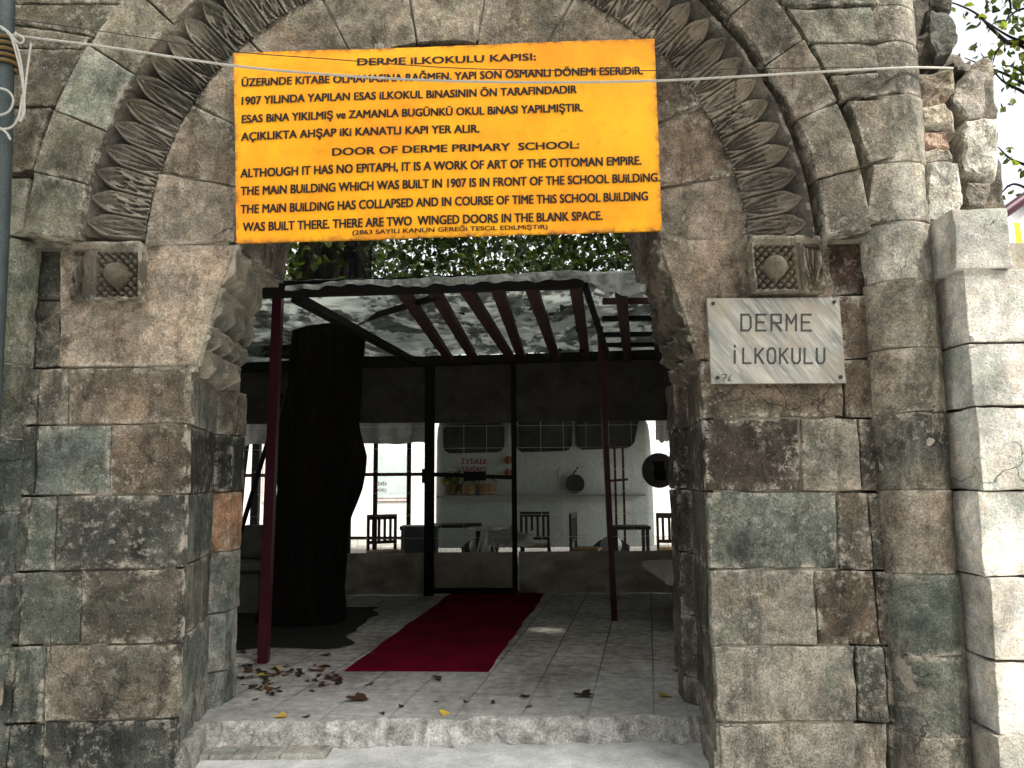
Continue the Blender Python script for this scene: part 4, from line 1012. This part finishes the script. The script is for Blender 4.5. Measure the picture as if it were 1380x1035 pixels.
# tree beside the rubble wall, twigs reaching into the sky at the right
t3 = thing('tree', 'thin branched tree with sparse yellowing leaves against the sky right of the rubble wall', 'tree', (6.6, 7.6, -.15))
mb = MB(); mb.tube([(6.6, 7.6, -.15), (6.55, 7.55, 2), (6.5, 7.5, 4.2), (6.3, 7.4, 6.2)], [.19, .16, .12, .06], 12)
tw = []
for l in ([(1420, 40), (1370, 60), (1340, 42), (1318, 20), (1290, 6), (1250, -6)], [(1420, 60), (1390, 58), (1362, 50), (1330, 30), (1312, 16)], [(1400, 120), (1380, 112), (1355, 100), (1335, 92), (1300, 78)], [(1430, 170), (1385, 128), (1350, 108), (1322, 72)],
          [(1430, 90), (1390, 70), (1362, 55), (1345, 66), (1338, 84)], [(1430, 250), (1390, 226), (1362, 214), (1345, 198)], [(1430, 20), (1395, 10), (1368, 16), (1352, 34)], [(1440, 300), (1395, 262), (1366, 248), (1348, 262)], [(1430, 140), (1392, 110), (1370, 92), (1352, 88)], [(1300, -50), (1290, -20), (1262, -2), (1242, 6)], [(1330, -60), (1352, -20), (1362, 10), (1350, 40)]):
    pts = catmull([P(x, y, 6.6 + .25 * math.sin(i * 1.7 + x)) for i, (x, y) in enumerate(l)], 5); n = len(pts)
    st_ = Vector((6.45, 7.5, max(2.4, pts[0].z - .5))); pts = [st_, st_.lerp(pts[0], .55) + Vector((0, 0, .1))] + pts; n = len(pts)
    mb.tube(pts, [.022 - .019 * i / n for i in range(n)], 6); tw += [pts[2:]]
mb.build('trunk', BARK, t3, smooth=True)
lv = []
for pts in tw:
    for p in pts[len(pts) // 4:]:
        for _ in range(2):
            if random.random() < .32: lv.append(p + Vector((random.gauss(0, .035), random.gauss(0, .05), random.gauss(-.01, .04))))
for x, y in ((1330, 8), (1334, 16), (1338, 6), (1316, 58), (1318, 62), (1338, 74), (1336, 78), (1368, 30), (1372, 28), (1352, 142), (1362, 140), (1346, 150), (1372, 96), (1370, 100), (1356, 120), (1350, 205), (1366, 208), (1348, 262), (1252, 2), (1246, 6), (1258, 4), (1330, 12)):
    for _ in range(2): lv.append(P(x + random.uniform(-4, 4), y + random.uniform(-4, 4), 6.6 + random.uniform(-.1, .1)))
leafcloud([tuple(p) for p in lv], .075, [tuple(x * .7 for x in c) for c in GREENS] + YELG[:2], 'crown', t3, droop=.6)
cs = [(6.2 + RNG.normal() * .9, 7.6 + RNG.normal() * .9, 6.6 + RNG.normal() * .6) for _ in range(70)]
cs = [c for c in cs if (c[2] - EYE) > .74 * c[1] or c[0] > .74 * c[1]]
leafcloud(clumps(cs, 50, .2), .12, GREENS, 'upper_crown', t3)
# street tree on the camera side, out of frame: shades the gateway, leaves the buttress in the sun
t4 = thing('tree', 'unseen street tree on the near side, crown shaped to shade the gateway', 'tree', (4.6, -3.2, -.15))
mb = MB(); mb.tube([(4.6, -3.2, -.15), (4.55, -3.1, 2.2), (4.3, -2.4, 4.6), (3.6, -1.2, 6.8), (2.6, 0, 8.0)], [.26, .22, .18, .12, .05], 12)
mb.tube([(4.35, -2.5, 4.4), (5.4, -1.6, 6.4), (6.0, -.8, 8)], [.14, .09, .03], 8); mb.tube([(4.4, -2.6, 4.0), (2.4, -1.8, 6.4), (1.0, .2, 7.6)], [.14, .09, .03], 8)
mb.build('trunk', BARK, t4, smooth=True)
cs = []
while len(cs) < 330:
    p0 = Vector((RNG.uniform(-4.2, 2.25), 4.35, RNG.uniform(-.2, 6))); t = RNG.uniform(5.5, 11.5); p = p0 + sd * t  # clumps set back along sun rays so their shade covers the gateway
    if 6.2 < p.z < 9.2 and (p.z - EYE) > .80 * p.y + 1.2: cs.append(tuple(p))
leafcloud(clumps(cs, 40, .26), .16, GREENS, 'crown', t4)

# ------------------------------------------------------------------ behind the plastic: van, chairs, tables, bright yard
WHITEP = simple('cream_van_paint', (.42, .46, .41), .4, .4, 3, .03, dark=(.6, .6, .58), spec=.5)
GLASS = simple('dark_window_glass', (.018, .02, .018), .15, .6, 4, 0, dark=(4, 3.4, 3), spec=.6)  # lighter warm blotches painted into the panes as reflections
RUBBER = simple('black_rubber', (.012, .012, .012), .7, .2, 10, 0)
STEEL = simple('grey_steel', (.3, .3, .3), .4, .3, 10, 0, metal=.7)
LAMP = simple('amber_lamp_lens', (.20, .07, .03), .3, .4, 30, 0)
VY = 14.0
vx0, vx1 = P(587, 650, VY).x, P(881, 650, VY).x
van = thing('van', 'cream minibus parked side on behind the plastic sheeting with three windows', 'van', ((vx0 + vx1) / 2, VY + .9, 0))
mb = MB(); bm_prof = [(0, .32), (-.03, .5), (-.045, 1.1), (0, 1.55), (.10, 2.35), (.22, 2.58), (.45, 2.68)]
prof2 = [(VY + a, z) for a, z in bm_prof] + [(VY + 1.9 - a, z) for a, z in reversed(bm_prof)]
xs = [(vx0, .12), (vx0 + .03, .04), (vx0 + .12, 0), (vx1 - .14, 0), (vx1 - .03, .05), (vx1, .14)]
rings = [[mb.vert((x, VY + .95 + (y - VY - .95) * (1 - ins), .32 + (z - .32) * (1 - ins * .5))) for y, z in prof2] for x, ins in xs]
n = len(prof2)
for a, b in zip(rings, rings[1:]):
    for j in range(n): mb.face([a[j], a[(j + 1) % n], b[(j + 1) % n], b[j]])
mb.face(rings[0][::-1]); mb.face(rings[-1]); mb.build('body', WHITEP, van, smooth=True)
def van_win(pxs):
    cen = Vector((sum(p[0] for p in pxs) / 4, sum(p[1] for p in pxs) / 4)); out = []
    for i in range(4):      # round the corners
        a, b, c = Vector(pxs[i - 1]), Vector(pxs[i]), Vector(pxs[(i + 1) % 4])
        for t in (0, .5, 1): out.append((b + (a - b).normalized() * 7).lerp(b, t if t < .6 else .5).lerp(b + (c - b).normalized() * 7, 0 if t == 0 else (.5 if t == .5 else 1)))
    def at(p, s, o):
        q = cen + (p - cen) * s; w3 = P(q.x, q.y, VY); z = w3.z; k = min(1, max(0, (z - 1.55) / .8)); y = VY + .10 * k + o
        return Vector((w3.x, y, z))
    m1 = MB(); A = [m1.vert(at(p, 1.06, -.035)) for p in out]; B = [m1.vert(at(p, .93, -.035)) for p in out]; C = [m1.vert(at(p, 1.06, .02)) for p in out]; nn = len(out)
    for k in range(nn): m1.face([A[k], A[(k + 1) % nn], B[(k + 1) % nn], B[k]]); m1.face([A[k], A[(k + 1) % nn], C[(k + 1) % nn], C[k]])
    wo = m1.build('window', RUBBER, van); m2 = MB(); m2.face([m2.vert(at(p, .95, -.022)) for p in out]); m2.build('pane', GLASS, wo)
van_win([(599, 573), (678, 570), (677, 608), (600, 610)]); van_win([(698, 567), (770, 563), (769, 606), (698, 608)]); van_win([(779, 563), (861, 559), (852, 602), (780, 605)])
mb = MB(); zc = P(700, 668, VY).z; mb.box(vx0 + .05, vx1 - .2, VY - .32, VY - .04, zc - .02, zc + .015); mb.build('counter_shelf', STEEL, van)
for x, y in ((685, 620), (685, 637)):
    mb = MB(); mb.lathe(P(x, y, VY - .05), [(.075, -.04), (.075, .02), (.05, .035)], 18, 'Y'); mb.build('tail_lamp', LAMP, van, smooth=True)
for x in (vx0 + .8, vx1 - .8):
    mb = MB(); mb.lathe((x, VY + .1, .34), [(.2, -.1), (.34, -.08), (.34, .1), (.22, .12)], 24, 'Y'); w_ = mb.build('wheel', RUBBER, van, smooth=True)
    mb = MB(); mb.lathe((x, VY + .1, .34), [(.2, .115), (.18, .135), (.05, .15)], 20, 'Y'); mb.build('rim', STEEL, w_, smooth=True)
mb = MB(); mb.tube([P(752, 662, VY - .1), P(752, 632, VY - .1), P(754, 630, VY - .1)], .012, 6); mb.build('handle_rod', STEEL, van)
# things on and around the van
TERRA = simple('brown_pot', (.10, .05, .03), .8, .4, 9, .1); WICK = simple('wicker', (.22, .14, .05), .8, .5, 60, .5); IRON = simple('black_iron_pan', (.01, .01, .01), .5, .2, 10, 0)
pc = P(608, 667, VY - .18)
pt = thing('potted_plant', 'small green potted plant on the van counter by the door post', 'plant', pc)
mb = MB(); mb.lathe(pc, [(.09, 0), (.13, .16), (.14, .19), (.12, .18)], 16); mb.build('pot', TERRA, pt, smooth=True)
leafcloud(clumps([(pc.x + RNG.normal() * .07, pc.y + RNG.normal() * .05, pc.z + .30 + RNG.normal() * .08) for _ in range(8)], 14, .05), .10, GREENS + YELG, 'foliage', pt)
def basket(px, w_, h_, label):
    c = P(px, 667, VY - .18); t = thing('basket', label, 'basket', c); mb = MB()
    mb.lathe(c, [(w_ * .42, 0), (w_ * .5, h_), (w_ * .45, h_), (w_ * .38, .02)], 18); mb.build('body', WICK, t, smooth=True)
    mb = MB(); mb.tube([c + Vector((w_ * .48 * math.cos(a), 0, h_ + w_ * .3 * math.sin(a))) for a in [x * math.pi / 10 for x in range(11)]], .012, 6); mb.build('handle', WICK, t)
basket(632, .30, .17, 'flat wicker basket next to the potted plant on the van counter'); basket(657, .34, .20, 'taller rounded wicker basket in the middle of the van counter')
pn = P(775, 652, VY - .09); pan = thing('frying_pan', 'black round pan hung on the side of the cream van', 'pan', pn)
mb = MB(); mb.lathe(pn, [(.15, -.03), (.17, .0), (.17, .02), (.15, .015), (.02, .012)], 28, 'Y'); mb.build('dish', IRON, pan, smooth=True)
mb = MB(); mb.bar(pn + Vector((-.05, -.01, .15)), pn + Vector((.06, -.01, .30)), .03, .015, up=(0, 1, 0)); mb.build('handle', IRON, pan)
st = thing('pipe_stand', 'tall stand of two dark red pipes in front of the van', 'stand', (P(833, 700, 13).x, 13.0, 0))
for x in (828, 839):
    mb = MB(); a = P(x, 602, 13.0); mb.bar((a.x, 13.0, .02), a, .035); mb.build('upright', REDPOLE, st)
mb = MB(); mb.bar(P(822, 648, 12.97), P(846, 646, 12.97), .035, .04); mb.build('crossbar', REDPOLE, st)
mb = MB(); c = P(833, 700, 13); mb.box(c.x - .25, c.x + .25, 12.8, 13.2, 0, .03); mb.build('foot', DARKMETAL, st)
CHAIRW = simple('dark_chair_wood', (.022, .014, .010), .55, .4, 9, .1); SEATW = simple('straw_seat', (.30, .19, .09), .8, .5, 60, .4)
def make_chair(loc, rz, label):
    t = thing('chair', label, 'chair', loc, 'chairs behind the plastic sheeting'); L = Vector(loc); 
    def bx(nm, mat, *b):
        mb = MB(); mb.box(*[b[i] + L[i // 2] for i in range(6)]); return mb.build(nm, mat, t)
    bx('seat', SEATW, -.24, .24, -.22, .22, .42, .46)
    for sx in (-1, 1):
        bx('leg', CHAIRW, sx * .22 - .02, sx * .22 + .02, -.22, -.18, 0, .42); bx('leg', CHAIRW, sx * .22 - .02, sx * .22 + .02, .18, .22, 0, 1.0)
    bx('back_rail', CHAIRW, -.2, .2, .185, .215, .92, 1.0); bx('back_rail', CHAIRW, -.2, .2, .185, .215, .55, .60)
    for k in range(4): bx('slat', CHAIRW, -.16 + k * .093, -.12 + k * .093, .19, .21, .60, .92)
    t.rotation_euler = (0, 0, rz); return t
c1 = P(520, 735, 12.0); ch = make_chair((c1.x, 12.0, 0), rad(28), 'slatted dark wooden chair behind the plastic between trunk and door post')
for px, Y, rz, lb in ((722, 12.9, rad(175), 'slatted chair seen against the van, right of the door edge'), (790, 12.2, rad(75), 'chair turned sideways under the black pan, straw seat showing'), (908, 12.0, rad(165), 'chair below the round tray beside the right jamb')):
    c = P(px, 735, Y); copy_tree(ch, (c.x, Y, 0), rz, lb, 'chairs behind the plastic sheeting')
TOPM = simple('pale_table_top', (.55, .52, .46), .5, .2, 6, 0)
def table(px, Y, w_, d_, h_, top, label):
    c = P(px, 735, Y); t = thing('table', label, 'table', (c.x, Y, 0))
    mb = MB(); mb.box(c.x - w_ / 2, c.x + w_ / 2, Y - d_ / 2, Y + d_ / 2, h_ - .05, h_); mb.build('table_top', top, t)
    for sx in (-1, 1):
        for sy in (-1, 1): mb = MB(); mb.bar((c.x + sx * (w_ / 2 - .05), Y + sy * (d_ / 2 - .05), 0), (c.x + sx * (w_ / 2 - .05), Y + sy * (d_ / 2 - .05), h_ - .05), .05); mb.build('leg', CHAIRW, t)
table(612, 13.0, .9, .6, .80, CHAIRW, 'dark table behind the door pane under the potted plant'); table(848, 12.4, .62, .5, .78, CHAIRW, 'small dark table in front of the van beneath the red pipes')
wt = P(655, 706, 12.3); tb = thing('pedestal_table', 'small white round table with spread thin legs behind the door pane', 'table', (wt.x, 12.3, 0))
mb = MB(); mb.lathe((wt.x, 12.3, .74), [(.27, 0), (.29, .02), (.27, .045)], 24); mb.build('table_top', TOPM, tb, smooth=True)
for a in (0.4, 1.97, 3.54, 5.11): mb = MB(); mb.tube([(wt.x + .05 * math.cos(a), 12.3 + .05 * math.sin(a), .74), (wt.x + .26 * math.cos(a), 12.3 + .26 * math.sin(a), 0)], .016, 6); mb.build('leg', TOPM, tb)
# second line of glazing posts and low shelter roof beyond
fr = thing('glazed_screen', 'thin dark framed glass screen at the far side of the sheltered seating', 'screen', (-2.6, 13.6, 0))
for px in (345, 471, 506, 551):
    mb = MB(); a = P(px, 650, 13.6); mb.bar((a.x, 13.6, 0), (a.x, 13.6, 2.95), .13 if px == 345 else .07); mb.build('post', DARKMETAL, fr)
mb = MB(); a, b = P(300, 641, 13.6), P(575, 639, 13.6); mb.bar(a, b, .05, .06); mb.build('transom', REDPOLE, fr)
mb = MB(); a, b = P(440, 725, 13.6), P(560, 725, 13.6); mb.bar(a, b, .05, .05); mb.build('bottom_rail', DARKMETAL, fr)
sh = thing('shelter_roof', 'flat grey shelter roof over the seating behind the partition', 'roof', (-.7, 12.6, 3))
mb = MB(); mb.grid(lambda u, v: Vector((-7 + 13 * u, 10.7 + 5.6 * v, 3.02 + .08 * v + .03 * nz((u * 13, v * 6, 0), 1))), 40, 20); mb.build('sheet', TARPD, sh, smooth=True)
for x in (-6.8, 5.8):
    for y in (10.8, 16.2): mb = MB(); mb.bar((x, y, 0), (x, y, 3.0), .08); mb.build('post', DARKMETAL, sh)
CURT = tarp_mat('hanging_grey_plastic', (.30, .30, .29), .3, .3)
z1 = P(520, 598, 13.45).z
for xa, xb in ((-5.0, P(576, 600, 13.45).x), (P(884, 600, 13.45).x, 4.5)):
    mb = MB(); mb.grid(lambda u, v: Vector((xa + (xb - xa) * u, 13.45 + .05 * math.sin((xb - xa) * u * 10 + 3 * nz((u * 9, v, 0), 2)), z1 + .06 * nz((xb * u * 3, 0, 0), 2) * (1 - v) + (3.05 - z1) * v)), 110, 10); mb.build('hanging_curtain', CURT, sh, smooth=True)
TEAL = simple('teal_plastic', (.05, .075, .08), .5, .3, 8, .05)
c = P(566, 735, 12.6); bxo = thing('storage_box', 'dark teal lidded storage box on the floor behind the door post', 'box', (c.x, 12.6, 0))
mb = MB(); mb.box(c.x - .28, c.x + .28, 12.4, 12.8, 0, .74); mb.build('body', TEAL, bxo); mb = MB(); mb.box(c.x - .30, c.x + .30, 12.38, 12.82, .742, .80); mb.build('lid', TEAL, bxo)
c = P(688, 735, 12.0); mb = MB()
mb.grid(lambda u, v: Vector((c.x - .35 + .7 * u, 11.9 + .25 * math.sin(v * 3.1) - .12, .52 + .34 * v * (.75 + .5 * nz((u * 3, v * 2, 0), 1)) + .05 * nz((u * 8, v * 8, 0), 1))), 30, 20)
tag(mb.build('plastic_sheet', simple('crumpled_clear_film', (.5, .51, .5), .15, .5, 6, .6, spec=.8), smooth=True), 'crumpled heap of pale plastic film at the window foot right of the door', 'plastic sheet')
FARW = simple('white_rendered_wall', (.58, .565, .545), .9, .12, 3, .1, dark=(.75, .7, .7))
hw = thing('house', 'low white rendered house front in bright sun beyond the seating', 'house', (-1, 21, 0))
mb = MB(); mb.box(-16, 14, 21, 26, -.15, 4.0); mb.build('wall', FARW, hw)
mb = MB(); mb.box(-16.3, 14.3, 20.7, 26.3, 4.0, 4.2); mb.build('roof', simple('grey_roof', (.2, .18, .17)), hw)
for px in (380, 530, 930):
    c = P(px, 640, 21); mb = MB(); mb.box(c.x - .5, c.x + .5, 20.95, 21.02, 1.0, 2.3); w_ = mb.build('window', simple('pink_frame', (.6, .45, .44)), hw)
    mb = MB(); mb.box(c.x - .42, c.x + .42, 20.93, 20.95, 1.08, 2.22); mb.build('pane', simple('pale_glass', (.4, .45, .45), .2), w_)
blocker_house = thing('house', 'unseen grey house added behind the viewer to cut sky light on the gateway', 'house', (0, -13, 0))  # unseen house added to block low sky light from the gateway
mb = MB(); mb.box(-26, 24, -20, -11, -.2, 9.2); mb.build('wall', simple('grey_render', (.22, .21, .19)), blocker_house)
mb = MB(); mb.box(-26.4, 24.4, -20.4, -10.5, 9.2, 9.5); mb.build('roof', simple('brown_roof', (.12, .08, .06)), blocker_house)
for k in range(9):
    for z in (1.0, 4.0, 6.8):
        mb = MB(); mb.box(-24 + k * 5.4, -22.6 + k * 5.4, -11.02, -10.95, z, z + 1.6); mb.build('window', GLASS, blocker_house)
# left side of the courtyard: bench, leaning pole, tarpaulin roll
bn = thing('stone_bench', 'grey stone bench against the partition left of the dark trunk', 'bench', (-3.5, 9.4, 0))
BENCH = simple('grey_concrete', (.14, .14, .12), .9, .5, 6, .4)
mb = MB(); boxblock(mb, -4.3, -2.85, 9.0, 9.7, .50, .58, (110, 110, 100), r=.01); mb.build('seat', BENCH, bn, smooth=True)
for x in (-4.1, -3.1): mb = MB(); mb.box(x - .15, x + .15, 9.1, 9.6, 0, .51); mb.build('support', BENCH, bn)
mb = MB(); boxblock(mb, -4.3, -2.95, 9.62, 9.85, .585, .98, (96, 98, 86), r=.02); mb.build('backrest', BENCH, bn, smooth=True)
mb = MB(); mb.bar(P(327, 700, 9.2), P(366, 582, 8.9), .045); p_ = mb.v; mb = MB(); a = P(366, 578, 8.9); b = P(318, 738, 9.0); dd = (b - a); b2 = a + dd * (a.z / -dd.z); mb.tube([b2, a + (a - b) * .3], .028, 8)
tag(mb.build('leaning_pole', WOODDARK, smooth=True), 'dark thin pole leaning beside the red canopy post at the left jamb', 'pole')
mb = MB(); a, b = P(300, 458, 9.4), P(400, 474, 9.4)
mb.tube([a.lerp(b, t / 12) + Vector((0, 0, -.05 * math.sin(t / 12 * 3.1) + .012 * nz((t, 0, 0), 1))) for t in range(13)], [.085 + .012 * math.sin(t * 1.3) for t in range(13)], 12)
tag(mb.build('rolled_tarpaulin', TARP, smooth=True), 'pale rolled tarpaulin lying high on the partition left of the trunk', 'tarpaulin roll')
# wooden bench end with cushion at the right
be = thing('wooden_bench', 'wooden bench end with a pale striped cushion beside the right jamb', 'bench', (G(918, 850).x, G(918, 850).y, 0))
c = G(918, 850); WOODM = simple('brown_bench_wood', (.16, .11, .07), .7, .5, 8, .2, vec=(6, 6, 1)); CUSH = simple('pale_cushion', (.46, .43, .37), .9, .4, 4, .3, vec=(14, 1, 1))
mb = MB(); mb.box(c.x - .06, c.x + .10, c.y, c.y + .09, 0, .40); mb.build('leg', WOODM, be)
mb = MB(); mb.box(c.x + .3, c.x + .40, c.y + 1.2, c.y + 1.29, 0, .40); mb.build('leg', WOODM, be)
mb = MB(); mb.box(c.x - .10, c.x + .75, c.y - .02, c.y + 1.4, .40, .44); mb.build('seat', WOODM, be)
mb = MB()
def cu(u, v):
    a = math.pi * 2 * v; x = c.x + .3 + (.46 * math.copysign(abs(math.cos(a)) ** .5, math.cos(a))); z = .50 + .065 * math.copysign(abs(math.sin(a)) ** .6, math.sin(a)) + .01 * nz((x, u * 3, 0), 6)
    return Vector((x, c.y - .06 + 1.4 * u, z))
mb.grid(cu, 24, 28); mb.face([i for i in range(29)][:28]); mb.build('cushion', CUSH, be, smooth=True)
# dark red awning tube with yellow and white cloth behind the buttress
aw = thing('awning', 'dark red awning tube with white and yellow cloth behind the buttress', 'awning', P(1372, 300, 6.0))
mb = MB(); mb.tube([P(1346, 292, 6.0), P(1440, 225, 6.0)], .045, 12); mb.build('tube', REDPOLE, aw, smooth=True)
mb = MB(); qa = [P(1362, 288, 6.05), P(1460, 226, 6.05), P(1460, 420, 6.05), P(1376, 420, 6.05)]
mb.grid(lambda u, v: qa[3].lerp(qa[2], u).lerp(qa[0].lerp(qa[1], u), v) + Vector((0, .03 * math.sin(u * 14), 0)), 20, 8); mb.build('white_cloth', simple('white_cloth', (.78, .78, .76), .9, .1, 5, .1), aw, smooth=True)
mb = MB(); qa = [P(1366, 300, 6.02), P(1374, 300, 6.02), P(1392, 420, 6.02), P(1380, 420, 6.02)]
mb.grid(lambda u, v: qa[3].lerp(qa[2], u).lerp(qa[0].lerp(qa[1], u), v), 4, 8); mb.build('yellow_stripe', simple('yellow_cloth', (.75, .50, .03), .9, .1, 5, .1), aw, smooth=True)

# ------------------------------------------------------------------ fallen leaves
def leaf_mesh(col, seed):
    r = random.Random(seed); bm = MB(); n = 11
    out = []
    for k in range(n):
        a = 2 * math.pi * k / n; rr = .036 * (1 + .35 * math.cos(3 * a)) * r.uniform(.75, 1.15)
        x, y = rr * math.cos(a) * 1.25, rr * math.sin(a)
        out.append((x, y))
    cc = (*lin(col), 0); curl = r.uniform(1.5, 6)
    o = bm.vert((0, 0, .004), cc); ids = []
    for s in (.55, 1.0): ids.append([bm.vert((x * s, y * s, .004 + curl * (y * s) ** 2 + curl * .5 * (x * s) ** 2 + r.uniform(0, .008) * s), cc) for x, y in out])
    for k in range(n):
        bm.face([o, ids[0][k], ids[0][(k + 1) % n]]); bm.face([ids[0][k], ids[1][k], ids[1][(k + 1) % n], ids[0][(k + 1) % n]])
    return bm
BR_ = [leaf_mesh(c, i) for i, c in enumerate(((62, 42, 28), (48, 34, 24), (86, 58, 34), (40, 30, 22)))]
YE_ = [leaf_mesh(c, i + 9) for i, c in enumerate(((190, 160, 60), (170, 140, 70), (150, 150, 70)))]
prot = []
for lst, nm in ((BR_, 'brown'), (YE_, 'yellow')):
    prot.append([])
    for m_ in lst:
        o = m_.build('dry_leaf', DRY, None, smooth=True); prot[-1].append(o.data); bpy.data.objects.remove(o)
def drop_leaf(px, py, yellow, sc=1.0, label=None, z=0.):
    g = G(px, py, z); o = bpy.data.objects.new('dry_leaf', random.choice(prot[1 if yellow else 0])); COL.objects.link(o)
    o.location = (g.x, g.y, z + .004); o.rotation_euler = (random.uniform(-.3, .3), random.uniform(-.3, .3), random.uniform(0, 6.28)); o.scale = (sc,) * 3
    tag(o, label, 'leaf', 'fallen leaves on the paving'); return o
LB = 'curled brown dry leaf in the drift between left jamb and carpet'; LY = 'yellow fallen leaf in the drift between left jamb and carpet'
r2 = random.Random(3)
for _ in range(60):
    x = r2.gauss(362, 38); y = r2.gauss(916, 17)
    if x < 318 or y > 948 or y < 880: continue
    drop_leaf(x, y, r2.random() < .16, r2.uniform(.45, 1.1), None)
for o in [o for o in COL.objects if o.name.startswith('dry_leaf')]: o['label'] = LY if o.data in prot[1] else LB
for x, y in ((425, 898), (432, 905), (440, 899), (448, 907), (452, 912), (430, 912), (442, 915), (420, 904), (458, 918), (455, 922), (436, 921)): drop_leaf(x, y, False, random.uniform(.6, 1.1), 'brown dry leaf heaped at the near left corner of the red carpet')
for x, y, yel, s, lb in ((483, 944, 0, 1.6, 'largest dark brown leaf alone on the paving in front of the carpet'), (503, 884, 0, 1.0, 'brown leaf lying on the red carpet'), (589, 916, 0, 1.1, 'small brown leaf just in front of the carpet edge'), (500, 923, 0, .8, 'tiny brown leaf between the big dark leaf and the carpet'),
                         (706, 940, 0, 1.1, 'brown leaf on the paving right of the carpet corner'), (788, 939, 0, 1.6, 'broad brown leaf on the tiles toward the right jamb'), (894, 939, 1, 1.4, 'yellow leaf on the tiles nearest the right jamb'), (912, 905, 0, 1.0, 'brown leaf at the foot of the right jamb'),
                         (598, 963, 1, .9, 'yellow leaf on the broken edge of the threshold'), (379, 967, 1, .9, 'yellow leaf on the left part of the threshold'), (414, 967, 0, .7, 'small dark leaf beside the yellow one on the threshold')): drop_leaf(x, y, yel, s, lb)
drop_leaf(292, 995, 1, 1.3, 'bright yellow leaf on the edging at the foot of the left jamb', -.10); drop_leaf(444, 1000, 1, .9, 'yellow leaf on the ground below the threshold', -.13)
for x, y in ((515, 963), (540, 953), (588, 947), (628, 947), (664, 948), (714, 953)): drop_leaf(x, y, False, .55, 'small dark leaf scrap scattered along the threshold')
